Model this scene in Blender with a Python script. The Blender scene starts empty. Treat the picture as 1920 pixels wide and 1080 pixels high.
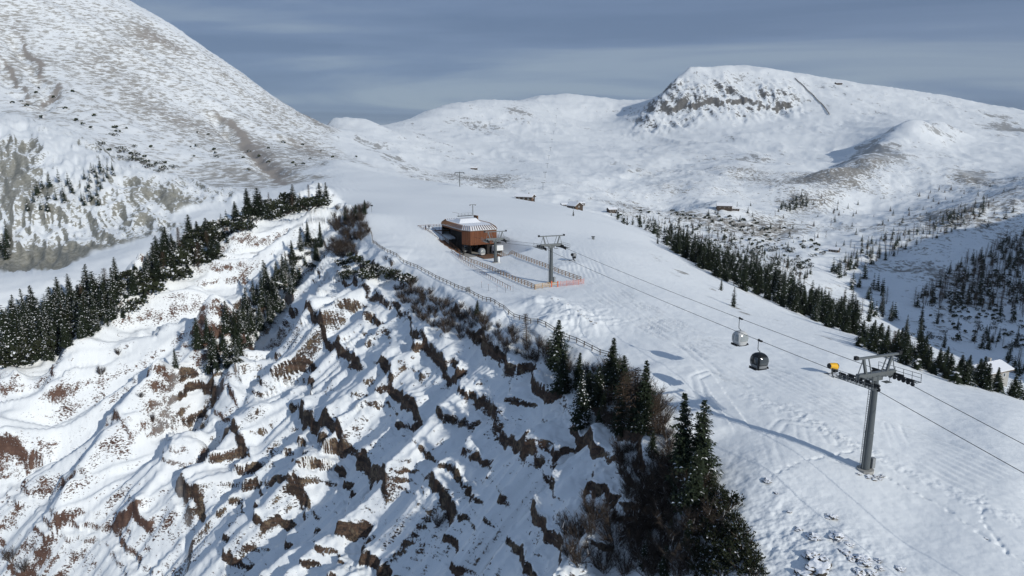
import bpy, bmesh, math, random
import numpy as np
from mathutils import Vector, Matrix, Euler

random.seed(7); np.random.seed(7)
R = math.radians
scene = bpy.context.scene
COL = scene.collection

# ------------------------------------------------------------------ camera
CAMZ = 40.0
FPX, PITCH = 1300.0, R(12.07)            # focal length in 1920-px units, downward tilt
cam_d = bpy.data.cameras.new('camera'); cam = bpy.data.objects.new('camera', cam_d); COL.objects.link(cam)
cam.location = (0, 0, CAMZ); cam.rotation_euler = (math.pi/2 - PITCH, 0, 0)
cam_d.sensor_width = 36.0; cam_d.lens = 36.0*FPX/1920.0
cam_d.clip_start = 0.5; cam_d.clip_end = 60000
scene.camera = cam

# ------------------------------------------------------------------ sky and sun
SUN_AZ = math.atan2(0.67, -0.74)          # clockwise from +Y, behind the camera on the right
SUN_EL = R(23.5)
world = bpy.data.worlds.new('World'); scene.world = world; world.use_nodes = True
wt = world.node_tree; wt.nodes.clear()
def wn(t, **k):
    n = wt.nodes.new(t)
    for a, b in k.items(): setattr(n, a, b)
    return n
w_out = wn('ShaderNodeOutputWorld'); w_bg = wn('ShaderNodeBackground')
sky = wn('ShaderNodeTexSky', sky_type='NISHITA'); sky.sun_disc = False
sky.sun_elevation = SUN_EL; sky.sun_rotation = SUN_AZ; sky.altitude = 2200; sky.dust_density = 0.6; sky.air_density = 1.0; sky.ozone_density = 1.5
w_geo = wn('ShaderNodeTexCoord')
w_sep = wn('ShaderNodeSeparateXYZ')
wt.links.new(w_geo.outputs['Generated'], w_sep.inputs[0])
# a flat sheet of high cloud: direction projected on a plane far above, so the bands close up towards the horizon
w_add = wn('ShaderNodeMath', operation='ADD'); w_add.inputs[1].default_value = 0.10
w_abs = wn('ShaderNodeMath', operation='ABSOLUTE')
wt.links.new(w_sep.outputs['Z'], w_abs.inputs[0]); wt.links.new(w_abs.outputs[0], w_add.inputs[0])
w_dx = wn('ShaderNodeMath', operation='DIVIDE'); w_dy = wn('ShaderNodeMath', operation='DIVIDE')
wt.links.new(w_sep.outputs['X'], w_dx.inputs[0]); wt.links.new(w_add.outputs[0], w_dx.inputs[1])
wt.links.new(w_sep.outputs['Y'], w_dy.inputs[0]); wt.links.new(w_add.outputs[0], w_dy.inputs[1])
w_cmb = wn('ShaderNodeCombineXYZ'); wt.links.new(w_dx.outputs[0], w_cmb.inputs[0]); wt.links.new(w_dy.outputs[0], w_cmb.inputs[1])
w_map = wn('ShaderNodeMapping'); w_map.inputs['Scale'].default_value = (0.13, 0.34, 1); w_map.inputs['Location'].default_value = (2.3, 4.2, 0)
wt.links.new(w_cmb.outputs[0], w_map.inputs[0])
w_noi = wn('ShaderNodeTexNoise'); w_noi.inputs['Scale'].default_value = 1.25; w_noi.inputs['Detail'].default_value = 7; w_noi.inputs['Roughness'].default_value = 0.55
w_noi.inputs['Distortion'].default_value = 1.1
wt.links.new(w_map.outputs[0], w_noi.inputs[0])
w_rmp = wn('ShaderNodeValToRGB')
cr = w_rmp.color_ramp; cr.elements[0].position = 0.40; cr.elements[0].color = (1.6, 2.45, 4.15, 1)
cr.elements[1].position = 0.61; cr.elements[1].color = (3.75, 4.75, 6.1, 1)
e = cr.elements.new(0.50); e.color = (2.15, 3.1, 4.95, 1)
wt.links.new(w_noi.outputs['Fac'], w_rmp.inputs[0])
w_mix = wn('ShaderNodeMix', data_type='RGBA'); w_mix.inputs[0].default_value = 0.86
wt.links.new(sky.outputs[0], w_mix.inputs[6]); wt.links.new(w_rmp.outputs[0], w_mix.inputs[7])
wt.links.new(w_mix.outputs[2], w_bg.inputs[0]); w_bg.inputs[1].default_value = 0.10
wt.links.new(w_bg.outputs[0], w_out.inputs[0])

sun_d = bpy.data.lights.new('sun', 'SUN'); sun = bpy.data.objects.new('sun', sun_d); COL.objects.link(sun)
sun_d.energy = 4.1; sun_d.angle = R(0.55); sun_d.color = (1.0, 0.965, 0.885)
to_sun = Vector((math.sin(SUN_AZ)*math.cos(SUN_EL), math.cos(SUN_AZ)*math.cos(SUN_EL), math.sin(SUN_EL)))
sun.rotation_euler = to_sun.to_track_quat('Z', 'Y').to_euler()
sun.location = to_sun*800

vs = scene.view_settings; vs.view_transform = 'Standard'; vs.look = 'None'; vs.exposure = -0.36; vs.gamma = 1.0; vs.use_curve_mapping = False
scene.cycles.max_bounces = 4; scene.cycles.diffuse_bounces = 2; scene.cycles.use_adaptive_sampling = True; scene.cycles.adaptive_threshold = 0.02; scene.cycles.transparent_max_bounces = 8
# ------------------------------------------------------------------ material helpers
class NB:
    def __init__(self, name):
        self.m = bpy.data.materials.new(name); self.m.use_nodes = True; self.t = self.m.node_tree
        self.b = self.t.nodes['Principled BSDF']; self.out = self.t.nodes['Material Output']
        self.b.inputs['Specular IOR Level'].default_value = 0.25
    def n(self, t, **k):
        q = self.t.nodes.new(t)
        for a, b in k.items(): setattr(q, a, b)
        return q
    def put(self, sock, v):
        if isinstance(v, bpy.types.NodeSocket): self.t.links.new(v, sock)
        elif v is not None:
            if hasattr(sock.default_value, '__len__') and not hasattr(v, '__len__'): v = (v,)*len(sock.default_value)
            if hasattr(sock.default_value, '__len__') and len(sock.default_value) == 4 and len(v) == 3: v = (*v, 1)
            sock.default_value = v
    def math(self, op, a, b=None, c=None, clamp=False):
        q = self.n('ShaderNodeMath', operation=op, use_clamp=clamp)
        for i, v in enumerate((a, b, c)):
            if v is not None: self.put(q.inputs[i], v)
        return q.outputs[0]
    def add(self, a, b): return self.math('ADD', a, b)
    def sub(self, a, b): return self.math('SUBTRACT', a, b)
    def mul(self, a, b): return self.math('MULTIPLY', a, b)
    def step(self, v, lo, hi):
        q = self.n('ShaderNodeMapRange', interpolation_type='SMOOTHSTEP')
        self.put(q.inputs[0], v); self.put(q.inputs[1], lo); self.put(q.inputs[2], hi)
        return q.outputs[0]
    def attr(self, name): return self.n('ShaderNodeAttribute', attribute_name=name).outputs['Fac']
    def obj(self): return self.n('ShaderNodeTexCoord').outputs['Object']
    def scale(self, v, s, loc=(0, 0, 0), rot=(0, 0, 0)):
        q = self.n('ShaderNodeMapping'); self.put(q.inputs[0], v); q.inputs['Scale'].default_value = s if hasattr(s, '__len__') else (s, s, s)
        q.inputs['Location'].default_value = loc; q.inputs['Rotation'].default_value = rot
        return q.outputs[0]
    def noise(self, v, s=1.0, detail=4, rough=0.5, dist=0.0):
        q = self.n('ShaderNodeTexNoise'); self.put(q.inputs['Vector'], v); q.inputs['Scale'].default_value = s
        q.inputs['Detail'].default_value = detail; q.inputs['Roughness'].default_value = rough; q.inputs['Distortion'].default_value = dist
        return q.outputs['Fac']
    def mix(self, f, a, b):
        q = self.n('ShaderNodeMix', data_type='RGBA'); self.put(q.inputs[0], f); self.put(q.inputs[6], a); self.put(q.inputs[7], b)
        return q.outputs[2]
    def nz(self):
        g = self.n('ShaderNodeNewGeometry'); s = self.n('ShaderNodeSeparateXYZ'); self.t.links.new(g.outputs['Normal'], s.inputs[0])
        return s.outputs[2]
    def bump(self, h, strength=0.5, dist=0.1):
        q = self.n('ShaderNodeBump'); q.inputs['Strength'].default_value = strength; q.inputs['Distance'].default_value = dist
        self.put(q.inputs['Height'], h); self.t.links.new(q.outputs[0], self.b.inputs['Normal'])
    def fin(self, col=None, rough=None, metal=None, spec=None):
        self.put(self.b.inputs['Base Color'], col); self.put(self.b.inputs['Roughness'], rough)
        self.put(self.b.inputs['Metallic'], metal); self.put(self.b.inputs['Specular IOR Level'], spec)
        return self.m
def plain(name, col, rough=0.6, metal=0.0, vary=0.12, scale=3.0):
    k = NB(name); f = k.noise(k.obj(), scale, 4)
    c1 = tuple(c*(1-vary) for c in col); c2 = tuple(min(1, c*(1+vary)) for c in col)
    return k.fin(k.mix(f, c1, c2), rough, metal)
# ------------------------------------------------------------------ terrain: a height field z(x, y) through surveyed points
CP, SP = math.cos(PITCH), math.sin(PITCH)
def pix(px, py):
    u = (px-960)/FPX; v = (540-py)/FPX
    d = CP + v*SP
    return u/d, (-SP+v*CP)/d             # x/y, (z-CAMZ)/y
def at(px, py, y):
    a, w = pix(px, py)
    return (a*y, y, w*y+CAMZ)

# --- noise ---------------------------------------------------------------
def _h(ix, iy, s):
    h = (ix.astype(np.int64)*374761393 + iy.astype(np.int64)*668265263 + s*1442695041) & 0xffffffff
    h = ((h ^ (h >> 13))*1274126177) & 0xffffffff
    return (h ^ (h >> 16))
_rg = np.random.RandomState(5)
_PERM = _rg.permutation(1024).astype(np.int32); _PERM = np.concatenate([_PERM, _PERM])
_th = _rg.rand(1024)*2*math.pi; _GX = np.cos(_th).astype(np.float32); _GY = np.sin(_th).astype(np.float32)
def noise(x, y, s=0):
    x = np.asarray(x, float); y = np.asarray(y, float)
    xf = np.floor(x); yf = np.floor(y); fx = (x-xf).astype(np.float32); fy = (y-yf).astype(np.float32)
    ix = (xf.astype(np.int32)+s*131) & 1023; iy = (yf.astype(np.int32)+s*71) & 1023
    p0 = _PERM[iy]; p1 = _PERM[(iy+1) & 1023]; ix1 = (ix+1) & 1023
    def g(i, p, dx, dy):
        h = _PERM[i+p]; return _GX[h]*(fx-dx)+_GY[h]*(fy-dy)
    ux = fx*fx*fx*(fx*(fx*6-15)+10); uy = fy*fy*fy*(fy*(fy*6-15)+10)
    a = g(ix, p0, 0, 0); c = g(ix, p1, 0, 1)
    a += (g(ix1, p0, 1, 0)-a)*ux; c += (g(ix1, p1, 1, 1)-c)*ux
    return (a+(c-a)*uy)*1.5
def fbm(x, y, o=4, s=0, rough=0.5):
    t = 0; A = 1; f = 1
    for i in range(o):
        t = t + A*noise(x*f+17.3*i, y*f-9.1*i, s+i); A *= rough; f *= 2.03
    return t
def ridged(x, y, o=4, s=0):
    t = 0; A = 1; f = 1
    for i in range(o):
        t = t + A*(1-2*np.abs(noise(x*f+7.7*i, y*f+3.1*i, s+i))); A *= 0.5; f *= 2.07
    return t
def cells(x, y, s=0):
    """random value of the nearest jittered cell, and distance difference to the second nearest"""
    xf = np.floor(x); yf = np.floor(y); b1 = np.full(np.shape(x), 9.); b2 = b1.copy(); val = b1*0
    for dx in (-1, 0, 1):
        for dy in (-1, 0, 1):
            cx = xf+dx; cy = yf+dy; h = _h(cx, cy, s)
            jx = (h & 1023)/1023.; jy = ((h >> 10) & 1023)/1023.; r = ((h >> 20) & 1023)/1023.
            d = np.hypot(cx+jx-x, cy+jy-y)
            near = d < b1
            b2 = np.where(near, b1, np.minimum(b2, d)); val = np.where(near, r, val); b1 = np.where(near, d, b1)
    return val, b2-b1
def sstep(a, b, x):
    t = np.clip((x-a)/(b-a), 0, 1); return t*t*(3-2*t)
def polydist(x, y, pts):
    """signed distance (positive on the left of travel), arclength parameter 0..n of the nearest point"""
    best = np.full(np.shape(x), 1e9); sg = np.ones(np.shape(x)); par = np.zeros(np.shape(x))
    for i in range(len(pts)-1):
        x0, y0 = pts[i][:2]; x1, y1 = pts[i+1][:2]; ex, ey = x1-x0, y1-y0
        t = np.clip(((x-x0)*ex+(y-y0)*ey)/(ex*ex+ey*ey), 0, 1)
        dx = x-x0-t*ex; dy = y-y0-t*ey; d = np.hypot(dx, dy)
        m = d < best
        best = np.where(m, d, best); sg = np.where(m, np.sign(ex*dy-ey*dx+1e-12), sg); par = np.where(m, i+t, par)
    return best*sg, par

# --- survey points: (px, py, distance, class) ------------------------------
# classes: p groomed snow, q rough snow pasture, c cliff, f left flank, k grey clay, g grassy mountain, m far snow, r far rock, v scrubby valley
S = []
def sv(cls, *pts):
    for q in pts: S.append((*q, cls))
# plateau and ski run
sv('p', (1033,530,170), (928,492,205), (850,462,228), (800,430,245), (760,412,262), (880,420,262), (980,440,240), (720,400,275), (860,380,340), (960,400,300),
   (860,347,440), (760,350,430), (700,345,440), (660,355,400), (1000,378,420), (930,362,430), (620,352,390), (1090,395,360), (1000,470,215),
   (1150,470,215), (1100,440,260), (1200,440,290), (1200,560,152), (1300,620,130), (1145,630,128), (1250,490,230), (1300,540,180), (1400,580,170), (1260,700,108),
   (1623,881,78), (1400,760,96), (1450,700,109), (1560,690,112), (1590,655,130), (1700,700,118), (1820,740,108), (1920,772,100), (1750,800,92), (1920,900,76), (1420,900,77), (1500,1000,67.5),
   (1700,1000,67), (1560,1080,60.5), (1900,1080,60))
EDGE_PX = [(540,250,1000), (596,325,520), (640,366,345), (690,400,262), (697,440,236), (740,478,208), (800,512,186), (900,560,158), (1000,607,138), (1100,652,123), (1150,672,116), (1235,745,101), (1305,850,86), (1365,950,74), (1425,1080,62), (1560,1500,40)]
sv('p', *EDGE_PX[3:-1])
EDGE = [at(*p) for p in EDGE_PX]
# upper meadow running up to the pass
sv('q', (600,342,450), (610,318,540), (640,300,640), (690,318,620), (760,335,560))
# right rim of the run and the forest slope below it
sv('q', (1480,560,265), (1350,500,330), (1600,622,225), (1750,672,200), (1900,730,180), (1250,452,400), (1180,425,440))
sv('q', (1300,455,480), (1450,520,400), (1620,610,330), (1780,672,285), (1920,738,250), (1210,425,560))
# hidden side valley
sv('v', (1090,400,620), (1000,392,700), (900,372,760), (1250,440,700))
sv('v', (1560,552,500), (1680,604,450), (1920,690,380), (1500,490,640), (1400,440,800), (1250,408,950), (1640,520,600), (1560,470,740), (1450,400,950), (1350,390,900), (1200,395,850), (1100,372,900))
# shaded hillside on the right
sv('v', (1920,366,900), (1830,400,820), (1700,505,640), (1800,560,540), (1760,470,680), (1920,470,700), (1920,580,520), (1860,640,440), (2100,420,720), (2100,320,900), (2300,300,850), (2100,620,480))
# middle slopes beyond the valley
sv('v', (1600,400,1100), (1700,390,1100), (1800,360,1150), (1500,360,1200), (1650,330,1300), (1300,340,1250), (1200,350,1100))
sv('m', (1735,243,1700), (1660,256,1680), (1800,268,1650), (1880,290,1500), (1640,300,1500), (1720,300,1450), (1590,290,1750), (1920,330,1250), (1500,300,1700), (1400,290,1750), (1300,300,1600), (1200,290,1700), (1100,320,1350), (1040,330,1200), (1050,300,1500),
   (1740,236,1900), (1850,250,1900), (1650,238,2000))
# big white mountain
sv('m', (1450,240,2150), (1330,250,2150), (1560,230,2150), (1250,265,2100), (1650,215,2200), (1750,215,2200), (1850,240,2050))
sv('r', (1225,235,2330), (1300,215,2330), (1380,210,2320), (1460,215,2330), (1350,180,2420), (1260,175,2480), (1450,180,2420))
sv('m', (1320,132,2620), (1370,132,2620), (1440,136,2620), (1500,145,2600), (1590,157,2560), (1700,173,2500), (1800,189,2420), (1870,203,2350), (1920,213,2300), (1400,150,2540), (1550,180,2400),
   (1290,140,2640), (1255,165,2660), (1225,190,2680), (2050,238,2200), (2200,262,2000))
sv('m', (1320,160,3100), (1500,175,3100), (1700,210,3000), (1900,250,2900), (2100,290,2800))
# bowl and back hills
sv('m', (1150,245,2350), (1180,215,2700), (1200,192,3000), (1120,186,3000), (1050,181,2950), (1000,190,2850), (930,190,2600), (860,196,2400), (830,203,2300), (800,214,2200), (760,230,2000), (720,243,1800), (660,239,1600), (610,237,1450),
   (1090,230,2550), (1050,250,2100), (1030,280,1700), (1150,280,1900), (1000,320,1300))
sv('v', (960,338,1050), (900,345,950), (985,352,900))
sv('m', (900,240,2050), (960,260,1900), (850,250,1850), (900,290,1500), (800,280,1450), (760,285,1250), (840,320,1150), (940,310,1400), (700,280,1100), (750,310,950), (650,265,1050))
sv('m', (1050,200,3600), (850,225,3000), (720,262,2400), (1200,215,3600), (620,262,1900))
# big left mountain
sv('g', (230,0,1150), (300,36,1140), (400,105,1120), (440,130,1110), (520,190,1090), (560,216,1070), (600,238,1060), (130,-60,1160), (0,-140,1160), (-200,-260,1150),
   (0,0,980), (0,120,830), (150,60,960), (300,120,960), (400,200,900), (500,250,880), (150,180,760), (300,230,760), (420,270,760), (540,290,740), (0,200,700), (200,250,640), (300,290,620), (400,320,590), (500,330,570), (590,308,640), (350,338,560), (450,352,500), (560,340,520),
   (-200,100,800), (-200,230,600), (-300,-100,950))
sv('g', (400,150,1500), (560,250,1500), (230,60,1500), (0,-60,1500), (600,262,1450))
# clay slopes under the path
sv('k', (0,238,560), (100,265,530), (200,300,510), (300,330,490), (390,368,450), (50,330,455), (150,340,445), (250,370,430), (330,385,425), (0,400,410), (100,420,395), (200,440,380), (300,440,375), (0,500,365), (100,500,352), (0,300,490), (-150,300,500), (-200,450,400))
sv('q', (370,402,400), (330,440,345), (230,480,318), (120,530,290), (0,580,265), (-150,640,240))
# left ridge with its forest, the gully hidden behind it
RIDGE_PX = [(560,362,360), (510,392,336), (460,412,315), (400,440,292), (330,478,272), (260,525,252), (190,570,238), (120,612,225), (60,640,216), (0,668,208), (-120,720,195)]
sv('f', *RIDGE_PX); RIDGE = [at(*p) for p in RIDGE_PX]
sv('q', (190,592,268), (330,502,305), (460,434,350), (60,662,245), (0,690,236), (-120,745,225), (540,382,385))
sv('f', (600,392,335), (560,420,315), (500,440,296), (420,500,268), (340,560,248), (270,620,232), (200,660,222), (130,700,212), (60,730,205), (0,760,199))
# gully and lower flank
sv('f', (625,425,292), (560,500,254), (520,570,234), (450,640,213), (380,700,205), (300,760,196), (230,830,186), (150,880,180), (60,900,178), (0,920,176), (0,1080,160), (120,1080,156), (250,1000,160), (300,1080,149), (380,900,168), (430,800,182), (-150,1000,176))
# main cliff: falls away from the rim towards the left
CLIFF_N = np.array([-0.87, -0.50])
EDGE_S = [3.4, 4, 4.6, 5, 5.6, 6, 6.6, 7, 7.5, 8, 9, 10, 11, 12, 13, 13.5, 14]
def svc(i, dds):
    k = int(i); t = i-k; p = np.array(EDGE[k])*(1-t)+np.array(EDGE[min(k+1, len(EDGE)-1)])*t
    for dd, drop in dds:
        q = p[:2]+CLIFF_N*dd; z = p[2]-CAMZ-drop
        S.append((q[0]/q[1], z/q[1], q[1], 'c', 1))
for i in EDGE_S:
    k = 1.0 if i < 12 else 0.9
    svc(i, [(5, 4.2*k), (14, 14*k), (27, 27*k), (42, 41.5*k)]+([(58, 56*k)] if i > 4.5 else [])+([(80, 76)] if 6 < i < 13 else []))
# ground under and behind the drone, outside the frame
def svw(cls, *pts):
    for a, y, z in pts: S.append((a, z/y, y, cls, 1))
svw('c', (-.8,120,-130), (-.5,90,-130), (-.2,30,-128), (0,22,-115), (.3,20,-90), (-.8,40,-150), (-1.6,100,-140), (-1.6,30,-160), (-2.5,60,-160))
svw('p', (.7,30,-50), (1.3,30,-58), (1.3,60,-55), (1.2,100,-65), (2.4,30,-80), (2.4,80,-110), (.9,45,-43.5))
svw('v', (1.1,200,-105), (1.45,310,-4), (1.35,380,2), (1.7,230,-25), (1.25,480,-6), (1.12,570,-22), (1.12,700,-20), (1.5,700,40), (2.4,200,-60), (2.4,500,60), (2.4,1000,80))  # includes an unseen hill on the right, added to cast shade over the valley
svw('m', (1.2,1500,40), (1.5,2500,60), (0,4500,40), (.5,4500,60), (-.5,4500,100), (1.2,4500,40), (0,7000,-100), (.8,7000,-100), (-.8,7000,0), (2.4,3000,60), (-2.4,3000,200))
svw('g', (-1.2,1150,330), (-1.2,700,60), (-1.3,450,-30), (-2.4,700,40), (-2.4,1200,300), (-1.2,2200,150))
svw('f', (-1.2,200,-60), (-1.3,280,-75), (-2.4,250,-60))

KB = 0.75
Sa, Sw, Sb, Sc = [], [], [], []
for s in S:
    if len(s) == 5: a, w, y, c = s[:4]
    else:
        a, w = pix(s[0], s[1]); y, c = s[2], s[3]
    Sa.append(a); Sw.append(w); Sb.append(math.log(y)*KB); Sc.append(c)
Sa, Sw, Sb = map(np.array, (Sa, Sw, Sb))
def _ker(r2): return 0.5*r2*np.log(r2+1e-12)
_ALL = (Sa, Sb, Sw, np.array(Sc))
def fit(Sa, Sb, Sw):
    n = len(Sa); A = np.zeros((n+3, n+3))
    A[:n, :n] = _ker((Sa[:, None]-Sa[None])**2+(Sb[:, None]-Sb[None])**2)+np.eye(n)*2e-5
    A[:n, n] = 1; A[:n, n+1] = Sa; A[:n, n+2] = Sb; A[n:, :n] = A[:n, n:].T
    return Sa, Sb, np.linalg.solve(A, np.concatenate([Sw, [0, 0, 0]]))
_n = len(Sa)
FIT_ALL = fit(Sa, Sb, Sw)
_up = ~np.isin(np.array(Sc), ['c', 'f', 'k'])
FIT_RUN = fit(Sa[_up], Sb[_up], Sw[_up])
def base_w(a, b, F=None):
    """interpolated (z-CAMZ)/y"""
    Fa, Fb, cf = F or FIT_ALL
    n = len(Fa); af, bf = a.ravel(), b.ravel(); of = np.empty(len(af))
    ca = (-2*Fa).astype(np.float32); cb = (-2*Fb).astype(np.float32); cc = Fa*Fa+Fb*Fb
    k_ = (0.5*cf[:n])
    for i in range(0, len(af), 20000):
        A_, B_ = af[i:i+20000, None], bf[i:i+20000, None]
        r2 = (A_-Fa[None])**2; r2 += (B_-Fb[None])**2; r2 += 1e-12
        lg = np.log(r2.astype(np.float32)); r2 *= lg
        of[i:i+20000] = r2@k_+cf[n]+cf[n+1]*af[i:i+20000]+cf[n+2]*bf[i:i+20000]
    return of.reshape(a.shape)
CLS = 'pqcfkgmrv'
_ci = np.array([CLS.index(c) for c in Sc])
def classes(a, b):
    out = np.zeros(a.shape+(len(CLS),)); af, bf = a.ravel(), b.ravel(); of = out.reshape(-1, len(CLS))
    M = np.zeros((_n, len(CLS))); M[np.arange(_n), _ci] = 1
    for i in range(0, len(af), 60000):
        d2 = (af[i:i+60000, None]-Sa[None])**2+(bf[i:i+60000, None]-Sb[None])**2+1e-6
        k = d2**-2.5
        of[i:i+60000] = (k@M)/k.sum(1)[:, None]
    return out

# --- fine relief -----------------------------------------------------------
UX, UY = 0.50, -0.87                      # the cliff's strike, running towards the camera
def bench(s, P, seed, q=0.13):
    s = s/P; k = np.floor(s); f = s-k
    r = 0.50+0.25*((_h(k, k*0+seed, 5) & 255)/255.)
    lo = 0.32+0.14*((_h(k, k*0+seed, 9) & 255)/255.)
    g = np.where(f < r, f/r*lo, np.where(f < r+q, lo+(f-r)/q*(0.95-lo), 0.95+(f-r-q)/(1-r-q)*0.05))
    return (k+g-s)*P
def relief(x, y, H, C, d):
    shp = x.shape; x = x.ravel(); y = y.ravel(); H = H.ravel().copy(); C = C.reshape(-1, len(CLS)); d = d.ravel()
    c_ = {k: C[:, i] for i, k in enumerate(CLS)}
    side = sstep(-0.3, 4, d+1.2*noise(x/7, y/7, 61)*(np.abs(d) < 8))
    rock = np.clip(c_['c']*1.3, 0, 1)*side
    flank = np.clip(c_['f']*1.15, 0, 1)*(1-rock)*sstep(-2, 3, d)
    rid = np.full(x.shape, 0.0); I = np.nonzero(flank > 0.01)[0]
    if len(I): rid[I] = polydist(x[I], y[I], RIDGE)[0]      # positive on the camera side of the left ridge's crest
    # --- cliffs
    I = np.nonzero(rock+flank > 0.01)[0]
    if len(I):
        X, Y, h, rk, fl, dd = x[I], y[I], H[I], rock[I], flank[I], d[I]
        al = X*UX+Y*UY; ac = -X*UY+Y*UX      # along the strike, into the hill
        wx = 6*noise(X/30, Y/30, 3)+2*noise(X/11, Y/11, 5); wy = 5*noise(X/26, Y/26, 4)
        rb = 1-2*np.abs(noise((al+wx*.35)/14.5, (ac+wy)/190.0, 11))+0.28*ridged((al+wx*.3)/6.5, (ac+wy)/90.0, 2, 17)
        rc = ridged((al+wx*1.5)/44.0+.3, (ac+wy)/120.0, 2, 16)
        h = h+rk*sstep(3, 18, dd)*(rb*4.9-1.7+rc*3.4)
        rf = 1-2*np.abs(noise((al+wx*.4)/19.0, (ac+wy)/240.0, 12))+0.24*ridged((al+wx*.35)/8.0, (ac+wy)/130.0, 2, 18)
        h = h+fl*sstep(-3, 9, rid[I])*(rf*7.6-3.4)
        h = h+(rk*0.10+fl*0.08)*ridged((al+wx*.9)/4.1, (ac+wx)/22.0, 2, 13)*np.clip(.4+1.5*noise(X/15, Y/15, 14), 0, 1.4)
        h = h+(rk*.8+fl*.5)*0.35*fbm(X/8, Y/8, 3, 15)
        # level strata: every layer has its own strength, kept up for a long way along the strike
        s1 = h+0.11*al+1.6*fbm(X/24, Y/24, 3, 21)+0.40*fbm(X/3.4, Y/3.4, 3, 22, .6); s1 = s1+1.7*np.sin(s1/4.1)+1.1*np.sin(s1/2.3+1)
        P = 3.9; kk = np.floor(s1/P); st = ((_h(kk, kk*0+3, 77) & 1023)/1023.)
        seg = noise(al/17+kk*3.7, ac/11+kk*1.3, 23)+0.5*noise(al/5+kk*2.7, ac/5, 24); rr = np.where(rk > fl, rb, rf)
        amt = np.clip(-0.15+sstep(0.25, 0.75, st)*0.9+1.2*seg+0.38*rr, 0, 1.2)
        amf = np.clip(sstep(0.3, 0.75, st)*1.0+1.1*seg+0.30*rr-0.2, 0, 1)
        b1 = bench(s1, P, 1, 0.15+0.07*fl)
        riser = sstep(0.25, 1.2, np.abs(b1))
        h1 = h+(rk*amt+fl*0.8*amf)*b1
        s2 = h1+0.11*al+0.35*fbm(X/4, Y/4, 2, 27)
        amt2 = np.clip(0.15+1.5*noise(al/16, ac/5, 29), 0, 1)
        h1 = h1+(rk*0.9+fl*0.5)*amt2*bench(s2, 1.15, 2, 0.2)
        # broken blocks along the steps
        cv, cd = cells((al+0.7*noise(X/2, Y/2, 33))/1.9, ac/1.3, 31)
        h1 = h1+(rk*0.9+fl*0.5)*(cv-0.45)*0.75*riser*np.clip(amt, 0, 1)
        H[I] = h1+(rk+fl)*(0.12*fbm(X/1.5, Y/1.5, 2, 37)+0.22*np.abs(fbm(X/3.5, Y/3.5, 2, 38)))
    # --- far slopes
    far = np.clip(c_['m']+c_['r']+c_['v']*0.7+c_['g']*0.6+c_['q']*0.15, 0, 1)*sstep(330, 700, y)
    I = np.nonzero((far > 0.01))[0]
    if len(I):
        X, Y, h, f_ = x[I], y[I], H[I], far[I]; q = {k: v[I] for k, v in c_.items()}
        wx = 60*noise(X/260, Y/260, 40)
        h = h+f_*(q['m']*9+q['r']*12+q['v']*7.0+q['g']*4.2)*ridged((X+wx+Y*0.35)/170, (Y-X*0.35)/330, 4, 41)*0.6
        h = h+q['r']*6*ridged(X/34, Y/110, 3, 45)+f_*((1.3-.8*q['m'])*fbm(X/26, Y/26, 3, 47)+(q['m']*0.7+q['v']*2.4)*ridged((X+wx*.4-Y*.5)/62, (Y+X*.5)/105, 3, 48)+q['g']*(3.6*ridged((X*.55+Y*.83+wx*.3)/48, (Y*.55-X*.83)/210, 3, 46)-4.0))
        h = h+q['g']*f_*(0.9*fbm(X/14, Y/14, 3, 49))
        H[I] = h
    I = np.nonzero(c_['k'] > 0.02)[0]
    if len(I):
        X, Y = x[I], y[I]
        H[I] += c_['k'][I]*(3.4*ridged((X*0.8+Y*0.6)/18, (Y*0.8-X*0.6)/60, 3, 51)+0.7*fbm(X/5, Y/5, 3, 52))
    I = np.nonzero((c_['v']+c_['q']+c_['p'] > 0.02) & (y < 900))[0]
    if len(I):
        X, Y = x[I], y[I]; nn = 1-np.clip(rock[I]+flank[I], 0, 1)
        H[I] += nn*((c_['p'][I]+c_['q'][I])*0.35*fbm(X/40, Y/40, 2, 55)+c_['q'][I]*0.5*fbm(X/12, Y/12, 3, 57)+c_['v'][I]*(1.2*fbm(X/30, Y/30, 3, 53)+9*sstep(0.8, 1.1, X/Y)*ridged(X/80, Y/80, 3, 54)))  # last term roughens the added off-frame hill, so its shadow edge breaks up
    return H.reshape(shp), rock.reshape(shp), flank.reshape(shp)
FEATURES = []                              # (polyline, amplitude, half width) added to the smooth surface
def feature(pts, A, wd, sharp=False): FEATURES.append(([at(*p) for p in pts], A, wd, sharp))
feature([(612,425,290), (560,488,262), (500,548,240), (440,620,220), (395,690,206), (350,760,194)], 5.5, 8)
feature([(600,470,268), (560,560,238), (500,640,218), (440,720,202)], -4, 8)
feature([(395,690,206), (340,760,196), (250,850,182), (190,940,171), (120,1040,160)], 11, 8, True)
feature([(600,620,206), (560,720,190), (500,800,178), (430,900,166), (380,1000,157)], 8, 7, True)
feature([(270,560,246), (230,640,228), (170,720,210), (90,800,196), (0,880,183)], 10, 8, True)
feature([(480,470,283), (400,560,255), (330,640,235), (280,700,222)], 8, 8, True)
feature([(470,720,196), (400,820,180), (330,920,165), (270,1020,155)], 9, 7, True)
feature([(1740,241,1740), (1700,262,1620), (1640,300,1460), (1580,340,1290), (1520,380,1130)], 20, 62)
feature([(1640,262,1760), (1580,300,1560), (1530,340,1350)], -14, 50)
feature([(1215,245,2330), (1250,192,2460), (1290,143,2620)], 18, 40)
feature([(1300,300,1600), (1220,330,1300), (1150,362,1050)], -8, 40)
feature([(1420,300,1650), (1350,340,1250), (1290,380,950)], 7, 45)
feature([(60,-20,1000), (180,60,965), (300,125,950), (420,195,905), (520,250,870)], 6, 22)
feature([(400,212,860), (470,280,740), (525,342,560)], -9, 9)
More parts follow.
